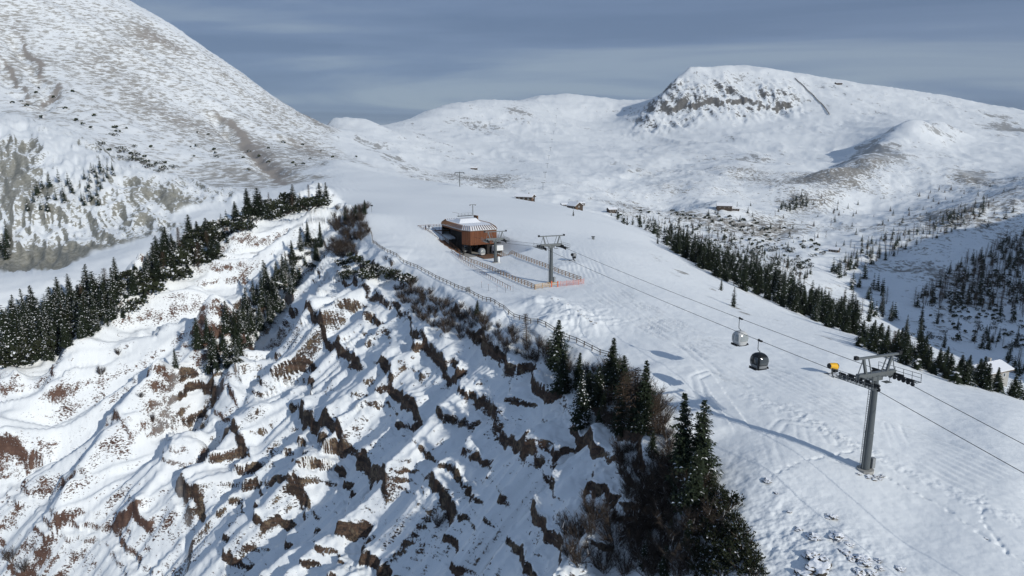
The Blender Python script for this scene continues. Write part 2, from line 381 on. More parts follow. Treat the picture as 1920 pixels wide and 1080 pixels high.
feature([(20,60,900), (60,120,820), (100,180,745), (75,208,700)], -9, 9)
feature([(0,120,830), (50,190,725)], -8, 9)
feature([(250,80,980), (330,150,930)], -4, 10)
# single rock walls: lines with the higher ground on their left
def base_hit(px, py):
    a, w = pix(px, py); ys = np.linspace(60, 340, 500); g_ = base_w(np.full(500, a), np.log(ys)*KB)-w; k = int(np.argmax(g_ >= 0)); return a*ys[k], ys[k]
SCARPS = [([base_hit(*p) for p in pts], A) for pts, A in (
  ([(560,640),(600,668),(650,700),(690,730)], 4.5), ([(548,790),(580,830),(620,850),(650,880)], 6), ([(615,545),(660,565),(700,580),(740,590)], 3), ([(770,640),(800,680),(840,720),(860,735)], 4.5),
  ([(700,700),(740,760),(780,800),(800,830)], 4), ([(660,870),(690,900),(720,940),(730,1000)], 4.5), ([(860,620),(900,660),(940,700),(980,730)], 3.5), ([(880,770),(920,790),(950,830)], 3.5),
  ([(930,850),(970,900),(1010,920),(1060,925)], 3.5), ([(1060,830),(1100,870),(1150,920),(1190,960)], 4), ([(1090,790),(1140,830),(1190,880),(1220,920)], 4), ([(790,930),(830,990),(860,1040)], 3.5),
  ([(370,775),(420,800),(455,815)], 5), ([(195,860),(230,880),(260,900)], 4), ([(-20,890),(60,897),(100,890)], 6), ([(410,880),(450,900),(480,920)], 5), ([(470,950),(540,960),(600,980)], 4), ([(240,655),(300,665),(330,660)], 2.5),
  ([(70,690),(110,698)], 3), ([(980,740),(1030,760),(1060,760)], 3), ([(210,1040),(260,1050),(300,1070)], 5), ([(640,500),(700,512),(730,530)], 3), ([(0,735),(40,742),(90,738)], 3), ([(250,800),(290,815),(330,820)], 3.5), ([(100,960),(150,975),(180,985)], 4), ([(320,1000),(370,1010),(400,1030)], 4))]
FAR_SCARPS = [([at(*p) for p in ((1235,235,2350), (1290,205,2370), (1350,214,2350), (1400,206,2350), (1450,216,2340), (1500,226,2330))], 15), ([at(*p) for p in ((1270,190,2430), (1330,180,2430), (1400,178,2430), (1470,190,2410))], 5)]
def height_from(x, y, wa, wr, C):
    d = -polydist(x, y, EDGE)[0]            # positive on the cliff side of the rim
    s = sstep(-1.0, 7, d)
    H = (wr*(1-s)+wa*s)*y+CAMZ
    for pts, A, wd, sharp in FEATURES:
        px0, px1 = min(p[0] for p in pts)-4*wd, max(p[0] for p in pts)+4*wd; py0, py1 = min(p[1] for p in pts)-4*wd, max(p[1] for p in pts)+4*wd
        I = np.nonzero((x > px0) & (x < px1) & (y > py0) & (y < py1)); fd, par = polydist(x[I], y[I], pts)
        ws = max(11, wd*1.5); fd = fd+0.22*wd*noise(x[I]/ws, y[I]/ws, 63); A_ = A*(0.85+0.5*noise(x[I]/ws/1.3, y[I]/ws/1.3, 64))
        H[I] += A_*(np.exp(-np.sqrt(fd*fd+.5)/wd) if sharp else np.exp(-(fd/wd)**2))
    for pts, A in SCARPS:
        px0, px1 = min(p[0] for p in pts)-14, max(p[0] for p in pts)+14; py0, py1 = min(p[1] for p in pts)-14, max(p[1] for p in pts)+14
        I = np.nonzero((x > px0) & (x < px1) & (y > py0) & (y < py1)); X, Y = x[I], y[I]; fd, par = polydist(X, Y, pts)
        n_ = len(pts)-1; fd = fd+0.9*fbm(X/4.5, Y/4.5, 3, 65); end = sstep(0, .5, par)*sstep(0, .5, n_-par)
        H[I] += A*.8*(0.8+.5*noise(X/6, Y/6, 66))*end*sstep(-.5, .55, fd)*np.exp(-np.clip(fd, 0, 99)/5.5)
    for pts, A in FAR_SCARPS:
        I = np.nonzero((x > 300) & (x < 1200) & (y > 2100) & (y < 2700)); X, Y = x[I], y[I]; fd, par = polydist(X, Y, pts)
        n_ = len(pts)-1; fd = fd+26*fbm(X/48, Y/70, 4, 67, .6); end = sstep(0, .7, par)*sstep(0, .7, n_-par)
        H[I] += A*end*sstep(-15, 15, fd)*np.exp(-np.clip(fd, 0, 999)/70)
    H, rk, fl = relief(x, y, H, C, d)
    return H, rk, fl, d
# patches of bare ground: centre, half axes, tilt, amount, distance range
COVER = [(472,285,88,5,47,.55,480,1200), (430,240,40,10,40,.18,560,1300), (70,120,60,5,58,.5,560,1300), (95,180,30,5,-50,.55,560,1300), (30,150,55,4,55,.4,560,1300), (50,165,60,30,50,.10,560,1300), (570,275,60,14,25,.22,560,1300), (560,205,70,6,38,.3,800,1400), (330,85,50,14,30,.22,700,1400), (270,60,40,16,20,.2,700,1400), (430,150,60,10,38,.2,700,1400), (1800,540,160,100,0,.10,380,900), (1740,430,160,50,-15,.08,500,1200), (1300,430,180,26,10,.05,500,1200),
  (360,235,130,26,20,.16,560,1500), (500,300,70,22,48,.26,500,1500), (240,150,120,40,22,.10,560,1500), (60,80,90,60,0,.06,560,1500), (560,300,40,25,20,.16,560,1500), (80,260,110,18,20,-.18,400,900), (330,60,110,22,38,-.10,700,1500), (120,330,80,20,10,-.1,380,800),
  (510,210,60,16,38,.10,800,1500), (430,320,90,18,8,.12,480,900),
  (985,215,36,18,35,.26,1500,3200), (900,232,60,22,10,.20,1300,3200), (800,262,50,12,28,.26,900,2500), (720,285,70,14,35,.26,800,2000), (945,335,60,16,-25,.24,700,1500), (870,330,50,12,10,.1,700,1500), (930,270,30,20,0,.12,1200,2500),
  (1880,238,60,18,10,.40,1500,3200), (1640,290,70,26,-15,.26,1100,2300), (1450,335,110,30,0,.22,900,2000), (1380,300,90,18,-10,.14,1000,2200), (1250,310,80,14,-5,.10,1000,2200), (1800,320,90,30,15,.22,900,2000), (1560,355,90,30,-30,.22,800,2000), (1700,370,140,22,0,.08,800,1600),
  (1300,410,120,16,5,.06,600,1200), (1480,420,120,30,0,.10,500,1200), (1180,395,40,8,0,.15,600,1200), (1660,560,60,40,0,-.25,380,800), (1560,500,50,30,0,-.22,400,800), (1800,560,110,60,0,.04,380,900), (1560,450,60,20,0,-.1,400,900),
  (40,330,60,60,0,.22,300,700), (80,490,150,30,-6,.55,300,500), (200,400,130,70,0,.04,300,600), (330,370,60,20,15,.22,300,600), (250,360,20,40,0,.15,300,600)]
# --- the sheet -------------------------------------------------------------
NC, NR = 1040, 1080
acol = np.concatenate([-np.geomspace(2.6, 0.87, 26)[:-1], np.linspace(-0.87, 0.87, NC), np.geomspace(0.87, 2.6, 26)[1:]])
bf = np.linspace(math.log(9), math.log(7000), 700)*KB
Acs = acol[::8]
AA, BB = np.meshgrid(Acs, bf)
W = base_w(AA, BB)
dw = np.abs(np.diff(W, axis=0)); db = np.diff(BB, axis=0)/KB
ymid = np.exp((BB[1:]+BB[:-1])/2/KB)
met = dw*1300*sstep(35, 60, ymid)*(1-0.75*sstep(3200, 4500, ymid))+db*95*sstep(30, 60, ymid)*(1-0.8*sstep(3200, 4500, ymid))+db*6
ker = np.exp(-np.linspace(-2, 2, 13)**2); ker /= ker.sum()
met = np.apply_along_axis(lambda r: np.convolve(np.pad(r, 6, mode='edge'), ker, 'valid'), 1, met)
ker = np.exp(-np.linspace(-2, 2, 9)**2); ker /= ker.sum()
met = np.apply_along_axis(lambda r: np.convolve(np.pad(r, 4, mode='edge'), ker, 'valid'), 0, met)
cum = np.vstack([np.zeros(len(Acs)), np.cumsum(met, axis=0)]); cum /= cum[-1]
rows_c = np.stack([np.interp(np.linspace(0, 1, NR), cum[:, j], bf) for j in range(len(Acs))], 1)   # NR x coarse columns
ROWB = np.stack([np.interp(acol, Acs, rows_c[i]) for i in range(NR)], 0)
GA = np.broadcast_to(acol, ROWB.shape)
GY = np.exp(ROWB/KB); GX = GA*GY
# smooth fields on every 3rd row and column, then cubic
def cubic1(F, n, st):
    """Catmull-Rom along axis 0, samples st apart, n outputs"""
    t = np.arange(n)/st; k = np.minimum(np.floor(t).astype(int), len(F)-2); f = (t-k)[:, None]
    P = np.concatenate([2*F[:1]-F[1:2], F, 2*F[-1:]-F[-2:-1]], 0)
    p0, p1, p2, p3 = P[k], P[k+1], P[k+2], P[k+3]
    return p1+0.5*f*(p2-p0+f*(2*p0-5*p1+4*p2-p3+f*(3*(p1-p2)+p3-p0)))
ri = np.arange(0, NR+2, 3); ccx = np.arange(0, len(acol)+2, 3)
def ext(v, idx):                                        # sample with linear extension past the end
    n = len(v)-1; return np.where(idx <= n, v[np.minimum(idx, n)], v[n]+(v[n]-v[n-1])*(idx-n))
ac_ = ext(acol, ccx)
rowb_ = np.stack([ext(ROWB[:, min(j, len(acol)-1)], ri) for j in ccx], 1)
sa = np.broadcast_to(ac_, rowb_.shape)
def up(F): return cubic1(cubic1(F, NR, 3).T, len(acol), 3).T
# row positions themselves go through the same interpolation so that heights stay consistent
ROWB = up(rowb_); acol = cubic1(ac_[:, None], len(acol), 3)[:, 0]
GA = np.broadcast_to(acol, ROWB.shape); GY = np.exp(ROWB/KB); GX = GA*GY
W0 = up(base_w(sa, rowb_)); WR = up(base_w(sa, rowb_, FIT_RUN))
Cc = classes(sa, rowb_)
C = np.clip(np.stack([up(Cc[..., i]) for i in range(len(CLS))], -1), 0, 1)
Z, m_rock, m_flank, d_edge = height_from(GX, GY, W0, WR, C)
# --- reading heights back from the sheet
def ground(x, y):
    j = np.interp(x/y, acol, np.arange(len(acol))); j0 = int(min(max(j, 0), len(acol)-2)); f = j-j0
    z0 = np.interp(y, GY[:, j0], Z[:, j0]); z1 = np.interp(y, GY[:, j0+1], Z[:, j0+1])
    return float(z0*(1-f)+z1*f)
def hit(px, py, ymin=0, ymax=1e9):
    """where the line of sight through a point of the photograph meets the ground"""
    a, w = pix(px, py); j = int(np.clip(np.searchsorted(acol, a), 0, len(acol)-1))
    y = GY[:, j]; g = Z[:, j]-(w*y+CAMZ); ok = (g >= 0) & (y > max(ymin, 30)) & (y < ymax)
    if not ok.any(): return None
    i = int(np.argmax(ok))
    t = 0 if i == 0 or g[i-1] >= 0 else -g[i-1]/(g[i]-g[i-1]+1e-9)
    yy = y[i] if t == 0 else y[i-1]+(y[i]-y[i-1])*t
    return a*yy, float(yy), ground(a*yy, yy)

# --- tracks and churned snow on the run -------------------------------------
def line_xy(pts):
    out = []
    for (x0, y0), (x1, y1) in zip(pts, pts[1:]):
        n = max(1, int(math.hypot(x1-x0, y1-y0)/40))
        for k in range(n): out.append((x0+(x1-x0)*k/n, y0+(y1-y0)*k/n))
    out.append(pts[-1])
    return [q[:2] for q in (hit(*p, 55, 330) for p in out) if q is not None]
CAT = [(1085,470),(1105,520),(1160,560),(1260,618),(1380,672),(1500,730),(1640,796),(1780,862),(1960,940)]
TRACKS = [(CAT, (-5.2,-4.1,-2.7,-1.6,-.3,.9,2.1,3.2,4.6), .32, .17),
  ([(1120,545),(1190,590),(1290,655),(1345,700),(1420,735),(1560,800),(1700,868)], (-.8,.8), .32, .16),
  ([(1338,775),(1310,735),(1303,708),(1330,698),(1400,722)], (-.7,.7), .30, .16),
  ([(1460,880),(1440,820),(1470,790),(1540,800),(1560,830)], (-.7,.7), .30, .14),
  ([(1500,800),(1510,830),(1560,860),(1600,868)], (-.6,.6), .25, .08),
  ([(1660,795),(1672,830),(1680,850)], (-.2,.8), .22, .10), ([(1690,800),(1705,835)], (0,), .25, .12),
  ([(1050,575),(1110,560),(1160,572),(1190,596),(1150,610),(1100,600)], (-.7,.7), .30, .16),
  ([(1080,590),(1150,585),(1215,612)], (-.7,.7), .30, .14),
  ([(1140,480),(1180,530),(1250,570),(1330,600)], (-.7,.7), .25, .08), ([(1060,545),(1130,520),(1180,560),(1230,600)], (-.7,.7), .30, .14),
  ([(1180,625),(1300,632),(1420,640)], (0,), .2, .06), ([(1240,690),(1330,686),(1400,690)], (0,), .2, .06),
  ([(700,470),(800,530),(900,545),(940,545)], (-.5,.5), .22, .05)]
STEPS = [[(1655,890),(1720,925),(1790,965),(1850,1010),(1930,1060)], [(1842,930),(1838,975),(1860,1000),(1890,1040)], [(1440,900),(1500,865),(1600,845)]]
CHURN = [([(1405,742),(1470,772),(1540,805),(1620,845),(1700,885),(1800,930),(1925,985)], 1.5, .30), ([(1480,760),(1560,812),(1640,850)], 1.2, .22), ([(1180,560),(1260,600),(1300,625)], .9, .12)]
sel = np.nonzero((GY < 270) & (GY > 50) & (GA > -.22) & (d_edge < 3))
X_, Y_, h_ = GX[sel], GY[sel], Z[sel].copy()
wob = 0.25*noise(X_/5, Y_/5, 81)
for pts, offs, wd, dep in TRACKS:
    d, par = polydist(X_, Y_, line_xy(pts))
    for o_ in offs: h_ -= dep*np.exp(-((d+wob-o_)/wd)**2)*(0.6+0.6*noise(X_/9, Y_/9, 82))
for pts in STEPS:
    xy = line_xy(pts)
    d, par = polydist(X_, Y_, xy); h_ -= 0.15*np.exp(-((d+wob)/.25)**2)*np.clip(noise(X_/.8, Y_/.8, 83)*2+.3, 0, 1)
for pts, wd, amp in CHURN:
    d, par = polydist(X_, Y_, line_xy(pts)); m_ = np.exp(-(d/wd)**2)
    h_ += m_*amp*0.27*(1.1*fbm(X_/.9, Y_/.9, 3, 85)+0.35)
# groomer corduroy strips and wind ripples
h_ += 0.05*fbm(X_/2.2, Y_/2.2, 3, 87)+0.05*ridged((X_*.9+Y_*.4)/2.6, (Y_*.9-X_*.4)/9, 2, 88)
# hummocky heather slope beside the trees, bank under the fences, snow heap
def blob(px, py, r, amp, seed=90, sc=1.6, rough=1.0):
    q = hit(px, py, 50, 330)
    if q is None: return 0
    g = np.exp(-((X_-q[0])**2+(Y_-q[1])**2)/r**2); return g*amp*((1-rough)+rough*(0.5+fbm(X_/sc, Y_/sc, 3, seed)))
for b_ in ((1400,880,5,.06), (1440,960,6,.08), (1480,1030,6,.08), (1560,1040,6,.07), (1640,1060,6,.05), (1420,1040,4,.08)): h_ += blob(*b_, sc=1.3)
for b_ in ((1015,572,4.5,2.2), (1060,590,5,1.6), (1100,612,4.5,1.3), (1040,610,4,1.4)): h_ += blob(*b_, seed=93, sc=4.5, rough=.30)
h_ += blob(1075,600,9,.35,95,1.3)
h_ += blob(885,405,11,.6,96,4)+blob(1065,500,5,.8,97,2,.3)
# the cut in which the station and its yard stand
_cb, _sb = math.cos(R(27)), math.sin(R(27)); lx = (X_+14.9)*_cb+(Y_-222)*_sb; ly = -(X_+14.9)*_sb+(Y_-222)*_cb
cut = sstep(-3.9, -3.1, lx)*(1-sstep(13.5, 19, lx))*sstep(-15, -9, ly)*(1-sstep(15.5, 16.5, ly))
h_ = np.where(h_ > 2.9, h_*(1-cut)+2.9*cut, h_)
Z[sel] = h_
nr, nc = GX.shape
def grid_mesh(name, X, Y, Zz):
    nr, nc = X.shape
    me = bpy.data.meshes.new(name)
    me.vertices.add(nr*nc)
    me.vertices.foreach_set('co', np.stack([X, Y, Zz], -1).astype(np.float32).ravel())
    q = np.arange(nr*nc).reshape(nr, nc)
    F = np.stack([q[:-1, :-1], q[:-1, 1:], q[1:, 1:], q[1:, :-1]], -1).reshape(-1, 4)
    me.loops.add(F.size); me.loops.foreach_set('vertex_index', F.ravel().astype(np.int32))
    me.polygons.add(len(F)); me.polygons.foreach_set('loop_start', np.arange(0, F.size, 4, dtype=np.int32))
    me.polygons.foreach_set('loop_total', np.full(len(F), 4, np.int32))
    me.update(calc_edges=True)
    me.polygons.foreach_set('use_smooth', np.ones(len(F), bool))
    return me
ter_me = grid_mesh('terrain', GX, GY, Z)
def attr(me, name, v):
    at_ = me.attributes.new(name, 'FLOAT', 'POINT'); at_.data.foreach_set('value', np.ascontiguousarray(v, dtype=np.float32).ravel())
ci = CLS.index
attr(ter_me, 'cliff', m_rock); attr(ter_me, 'flank', m_flank)
attr(ter_me, 'grass', C[..., ci('g')]); attr(ter_me, 'clay', C[..., ci('k')]); scr = C[..., ci('v')].copy()
rim_ = [hit(*p, 60, 400)[:2] for p in ((1245,486),(1275,512),(1330,545),(1400,585),(1480,615),(1540,635))]
m_ = (GY < 330) & (GA > .1); dd_ = polydist(GX[m_], GY[m_], rim_)[0]; scr[m_] = np.maximum(scr[m_], 1.1*np.exp(-(dd_/5.0)**2)*(np.abs(dd_) < 15))
attr(ter_me, 'scrub', scr)
attr(ter_me, 'farrock', C[..., ci('r')]); attr(ter_me, 'far', C[..., ci('m')])
# how much turf, scrub, scree or clay shows through the snow
fm_ = GY > 330
cov = np.full(GX.shape, 0.5); cov[fm_] += (0.20-0.08*C[..., CLS.index('g')][fm_])*fbm(GX[fm_]/150, GY[fm_]/150, 4, 71, .6); cov[~fm_] += 0.30*fbm(GX[~fm_]/8, GY[~fm_]/8, 3, 73)
vv = (((Z-CAMZ)/GY)*CP+SP)/(CP-SP*((Z-CAMZ)/GY)); PY = 540-vv*FPX; PX = 960+GA*(CP+vv*SP)*FPX
jx = PX.copy(); jy = PY.copy(); jx[fm_] += 14*fbm(GX[fm_]/60, GY[fm_]/60, 3, 75); jy[fm_] += 9*fbm(GX[fm_]/60, GY[fm_]/60, 3, 76)
for bx, by, sx, sy, rot, amp, y0, y1 in COVER:
    c_, s_ = math.cos(R(rot)), math.sin(R(rot)); ex = (jx-bx)*c_+(jy-by)*s_; ey = -(jx-bx)*s_+(jy-by)*c_
    cov = cov+amp*np.exp(-(ex/sx)**2-(ey/sy)**2)*((GY > y0) & (GY < y1))
attr(ter_me, 'cover', cov)
terrain = bpy.data.objects.new('terrain', ter_me); COL.objects.link(terrain); terrain['kind'] = 'structure'
# ------------------------------------------------------------------ ground material: snow over rock, clay, grass
def ground_material():
    k = NB('snowy_ground'); P = k.obj(); nz = k.nz()
    cliff, flank, grass, clay, scrub, farrock, far = (k.attr(a) for a in ('cliff', 'flank', 'grass', 'clay', 'scrub', 'farrock', 'far'))
    near = k.math('ADD', cliff, flank, clamp=True)
    # colours that belong to the materials themselves
    cover = k.attr('cover'); mid = k.noise(P, 0.45, 5, 0.66); fine = k.noise(P, 2.6, 4, 0.6)
    strata = k.noise(k.scale(P, (0.06, 0.06, 1.1)), 1.0, 4, 0.6)
    rock = k.mix(k.step(strata, 0.38, 0.62), (0.042, 0.029, 0.023), (0.105, 0.066, 0.046))
    rock = k.mix(k.step(mid, 0.50, 0.68), rock, (0.19, 0.145, 0.098))
    rock = k.mix(k.step(fine, 0.55, 0.35), rock, (0.035, 0.028, 0.025))
    redr = k.mix(k.step(mid, 0.35, 0.65), (0.085, 0.047, 0.036), (0.145, 0.083, 0.064))
    rock = k.mix(k.mul(flank, 0.75), rock, redr)
    grey = k.mix(k.step(mid, 0.35, 0.65), (0.085, 0.085, 0.083), (0.19, 0.18, 0.165))
    rock = k.mix(farrock, rock, grey)
    clayc = k.mix(k.step(mid, 0.3, 0.7), (0.185, 0.182, 0.152), (0.36, 0.352, 0.31))
    grassc = k.mix(k.step(cover, 0.55, 0.85), (0.21, 0.185, 0.145), (0.13, 0.085, 0.048))
    snow = k.mix(fine, (0.79, 0.825, 0.85), (0.83, 0.855, 0.87))
    # bare rock on steep steps
    t0 = k.add(k.sub(0.485, k.mul(flank, 0.08)), k.add(k.mul(k.sub(mid, 0.5), 0.65), k.mul(k.sub(fine, 0.5), 0.55)))
    steep = k.step(k.sub(t0, nz), -0.05, 0.06)
    bare = k.mul(steep, near)
    # scattered stones and turf showing through near the steps
    sp = k.noise(k.scale(P, (1.0, 1.0, 2.2)), 1.5, 3, 0.65)
    pat = cover
    thr = k.add(0.70, k.add(k.mul(k.sub(0.5, pat), 0.55), k.mul(k.sub(nz, 0.75), 0.42)))
    speck = k.mul(k.step(k.sub(sp, thr), -0.01, 0.03), near)
    bare = k.math('MAXIMUM', bare, speck)
    # far crags
    fr = k.noise(P, 0.09, 5, 0.65)
    crag = k.mul(farrock, k.step(k.sub(k.add(0.80, k.mul(k.sub(fr, 0.5), 0.9)), nz), -0.03, 0.10))
    bare = k.math('MAXIMUM', bare, crag)
    # clay
    cl = k.step(k.add(k.mul(k.sub(cover, 0.50), 1.8), k.add(k.mul(k.sub(0.80, nz), 1.6), k.mul(k.sub(mid, 0.5), 1.6))), -0.02, 0.12)
    bclay = k.mul(cl, k.step(clay, 0.35, 0.75))
    spots = k.noise(P, 0.16, 4, 0.6)
    # grass tracks along the slope of the left mountain
    xs = k.n('ShaderNodeSeparateXYZ'); k.put(xs.inputs[0], P)
    zz = k.add(k.mul(xs.outputs[2], 0.42), k.mul(spots, 1.2))
    cv = k.n('ShaderNodeCombineXYZ'); k.put(cv.inputs[0], k.mul(xs.outputs[0], 0.11)); k.put(cv.inputs[1], k.mul(xs.outputs[1], 0.11)); k.put(cv.inputs[2], zz)
    lines = k.noise(cv.outputs[0], 1.0, 5, 0.68)
    gl = k.step(k.add(k.sub(lines, 0.525), k.add(k.mul(k.sub(cover, 0.5), 0.55), k.mul(k.sub(spots, 0.5), 0.45))), -0.07, 0.13)
    bgrass = k.mul(k.mul(gl, 0.74), k.step(grass, 0.25, 0.75))
    # heather and scrub
    sc = k.step(k.add(k.sub(k.add(k.mul(spots, 0.62), k.mul(mid, 0.38)), 0.545), k.add(k.mul(k.sub(cover, 0.5), 0.5), k.mul(k.sub(0.9, nz), 0.25))), 0.0, 0.10)
    bscrub = k.mul(k.mul(sc, 0.8), k.step(scrub, 0.2, 0.8))
    # far snow with thin bare streaks
    fs = k.noise(k.scale(P, (0.075, 0.03, 0.075), rot=(0, 0, 0.5)), 1.0, 7, 0.75)
    fm = k.step(k.add(k.sub(fs, 0.605), k.add(k.mul(k.sub(cover, 0.5), 0.62), k.mul(k.sub(0.93, nz), 1.0))), 0.0, 0.10)
    bfar = k.mul(k.mul(fm, 0.66), k.step(far, 0.3, 0.8))
    col = k.mix(bgrass, snow, grassc)
    col = k.mix(bscrub, col, k.mix(spots, (0.075, 0.062, 0.045), (0.17, 0.14, 0.10)))
    col = k.mix(bfar, col, (0.125, 0.112, 0.095))
    col = k.mix(bclay, col, clayc)
    col = k.mix(bare, col, rock)
    hb = k.add(k.mul(fine, k.add(0.25, k.mul(bare, 1.2))), k.mul(mid, 0.5))
    k.bump(hb, 0.55, 0.22)
    return k.fin(col, 0.75, spec=0.15)
M_GROUND = ground_material()
ter_me.materials.append(M_GROUND)
# ------------------------------------------------------------------ plants
rnd = random.Random(11)
class MB:
    """collects faces for one mesh"""
    def __init__(self): self.v = []; self.f = []; self.m = []
    def face(self, pts, mi=0):
        i = len(self.v); self.v.extend(tuple(p) for p in pts); self.f.append(tuple(range(i, i+len(pts)))); self.m.append(mi)
    def tube(self, pts, rads, n=6, mi=0, cap=True):
        rings = []
        for k, (p, r) in enumerate(zip(pts, rads)):
            p = Vector(p); q = Vector(pts[min(k+1, len(pts)-1)])-Vector(pts[max(k-1, 0)])
            q.normalize(); u = q.orthogonal().normalized() if abs(q.z) < 0.99 else Vector((1, 0, 0)); u = (u-q*u.dot(q)).normalized(); w = q.cross(u)
            i = len(self.v); rings.append(i)
            for j in range(n):
                t = 2*math.pi*j/n; self.v.append(tuple(p+(u*math.cos(t)+w*math.sin(t))*r))
        for a, b in zip(rings, rings[1:]):
            for j in range(n): self.f.append((a+j, a+(j+1) % n, b+(j+1) % n, b+j)); self.m.append(mi)
        if cap:
            self.f.append(tuple(rings[-1]+j for j in range(n))); self.m.append(mi)
            self.f.append(tuple(rings[0]+j for j in reversed(range(n)))); self.m.append(mi)
    def box(self, c, s, rot=None, mi=0):
        c = Vector(c); h = [x/2 for x in s]; i = len(self.v)
        for dx, dy, dz in ((-1,-1,-1),(1,-1,-1),(1,1,-1),(-1,1,-1),(-1,-1,1),(1,-1,1),(1,1,1),(-1,1,1)):
            p = Vector((dx*h[0], dy*h[1], dz*h[2]))
            if rot is not None: p = rot@p
            self.v.append(tuple(c+p))
        for f in ((0,3,2,1),(4,5,6,7),(0,1,5,4),(1,2,6,5),(2,3,7,6),(3,0,4,7)): self.f.append(tuple(i+k for k in f)); self.m.append(mi)
    def bar(self, p0, p1, w, h=None, mi=0, up=Vector((0, 0, 1))):
        p0 = Vector(p0); p1 = Vector(p1); d = p1-p0; L = d.length; d.normalize()
        s = d.cross(up); s = s.normalized() if s.length > 1e-4 else Vector((1, 0, 0)); u = s.cross(d)
        rot = Matrix((d, s, u)).transposed()
        self.box((p0+p1)/2, (L, w, h or w), rot, mi)
    def mesh(self, name, mats, smooth=False):
        me = bpy.data.meshes.new(name); me.from_pydata(self.v, [], self.f)
        for m_ in (mats if isinstance(mats, (list, tuple)) else [mats]): me.materials.append(m_)
        me.polygons.foreach_set('material_index', self.m)
        if smooth: me.polygons.foreach_set('use_smooth', [True]*len(self.f))
        me.update(); return me
def link(name, data, parent=None, loc=None, rz=None):
    o = bpy.data.objects.new(name, data); COL.objects.link(o)
    if parent: o.parent = parent
    if loc is not None: o.location = loc
    if rz is not None: o.rotation_euler = (0, 0, rz)
    return o
def tag(o, label, cat, group=None):
    o['label'] = label; o['category'] = cat
    if group: o['group'] = group
    return o

def leaf_mat(name, c1, c2, sc=1.2):
    k = NB(name); oi = k.n('ShaderNodeObjectInfo')
    f = k.math('ADD', k.mul(k.noise(k.obj(), sc, 3), 0.7), k.mul(oi.outputs['Random'], 0.3))
    k.b.inputs['Subsurface Weight'].default_value = 0
    return k.fin(k.mix(f, c1, c2), 0.75, spec=0.1)
M_NEEDLE = leaf_mat('spruce_needles', (0.012, 0.018, 0.012), (0.045, 0.060, 0.034))
M_PINE = leaf_mat('pine_needles', (0.018, 0.024, 0.014), (0.060, 0.070, 0.038))
M_BARK = plain('bark', (0.075, 0.055, 0.042), 0.9, vary=0.35)
M_LARCH = leaf_mat('larch_twigs', (0.042, 0.031, 0.024), (0.100, 0.070, 0.048))
M_TWIG = leaf_mat('bare_twigs', (0.040, 0.031, 0.026), (0.100, 0.080, 0.064))
M_SNOW = plain('lying_snow', (0.80, 0.82, 0.86), 0.7, vary=0.03)

def kite(mb, p, d, side, L, w, mi, lift=0.0):
    """one spray of needles: a bent kite"""
    up = Vector((0, 0, 1)); a = p; b = p+d*L*0.45+side*w+up*lift; c = p+d*L; e = p+d*L*0.45-side*w+up*lift
    mb.face((a, b, c, e), mi)
def spruce(seed, h=10.0, width=0.19, snow=0.25, dens=1.0, lean=0.0, low=0.06):
    r = random.Random(seed); tr = MB(); cr = MB()
    top = Vector((lean*h, r.uniform(-.01, .01)*h, h))
    ax = lambda t: Vector((top.x*t*t, top.y*t*t, h*t))
    tr.tube([ax(t)-Vector((0, 0, 0.6 if t == 0 else 0)) for t in (0, .15, .35, .6, .85, 1.0)], [0.020*h, 0.016*h, 0.012*h, 0.008*h, 0.004*h, 0.001*h], 6)
    t = low; k = 0
    while t < 0.995:
        rad = h*width*((1-t)**0.80)*r.uniform(0.78, 1.12)+0.015*h
        if t < 0.14: rad *= 0.55+3.2*t
        nb = max(3, int((5+9*(1-t))*dens))
        ph = r.uniform(0, 6.28)
        for b in range(nb):
            th = ph+6.283*b/nb+r.uniform(-.28, .28); L = rad*r.uniform(0.60, 1.15)*(.80+.35*math.sin(th*2+seed)*math.sin(9*t+seed*1.7))
            if r.random() < .09: continue
            o = Vector((math.cos(th), math.sin(th), 0)); sd = Vector((-o.y, o.x, 0))
            droop = -0.32+0.75*t+r.uniform(-.12, .12)
            p0 = ax(t)+Vector((0, 0, r.uniform(-.01, .01)*h))
            n = 2 if L < 0.06*h else 4
            pr = p0
            for s in range(n):
                f = (s+0.25)/n; q = p0+o*L*f+Vector((0, 0, droop*L*f*(1.15-0.45*f)))
                for sg in (-1, 1):
                    d = (o*0.75+sd*sg*r.uniform(.35, .95)+Vector((0, 0, droop*0.55-r.uniform(0, .45)))).normalized()
                    sz = h*0.060*(0.55+0.8*(1-t))*r.uniform(.75, 1.2)*(1-0.30*f)
                    isn = r.random() < snow*(0.5+0.5*f)
                    kite(cr, q, d, (sd*0.9+o*-sg*0.4+Vector((0, 0, r.uniform(-.5, .1)))).normalized(), sz, sz*0.30, 0, 0.02*h*r.uniform(0, .5))
                    if isn: kite(cr, q+Vector((0, 0, 0.012*h)), d, sd, sz*0.85, sz*0.24, 1, 0.012*h)
                dn = (o*0.35+sd*r.uniform(-.5, .5)+Vector((0, 0, -1.0))).normalized()
                kite(cr, q, dn, sd, sz*0.9, sz*0.26, 0)
        t += (0.030 if dens >= 1 else 0.042)*r.uniform(.8, 1.2); k += 1
    tip = ax(1.0)
    for b in range(4):
        th = b*1.57; kite(cr, tip-Vector((0, 0, 0.045*h)), Vector((math.cos(th)*.2, math.sin(th)*.2, 1)).normalized(), Vector((-math.sin(th), math.cos(th), 0)), 0.06*h, 0.010*h, 0)
    return tr, cr
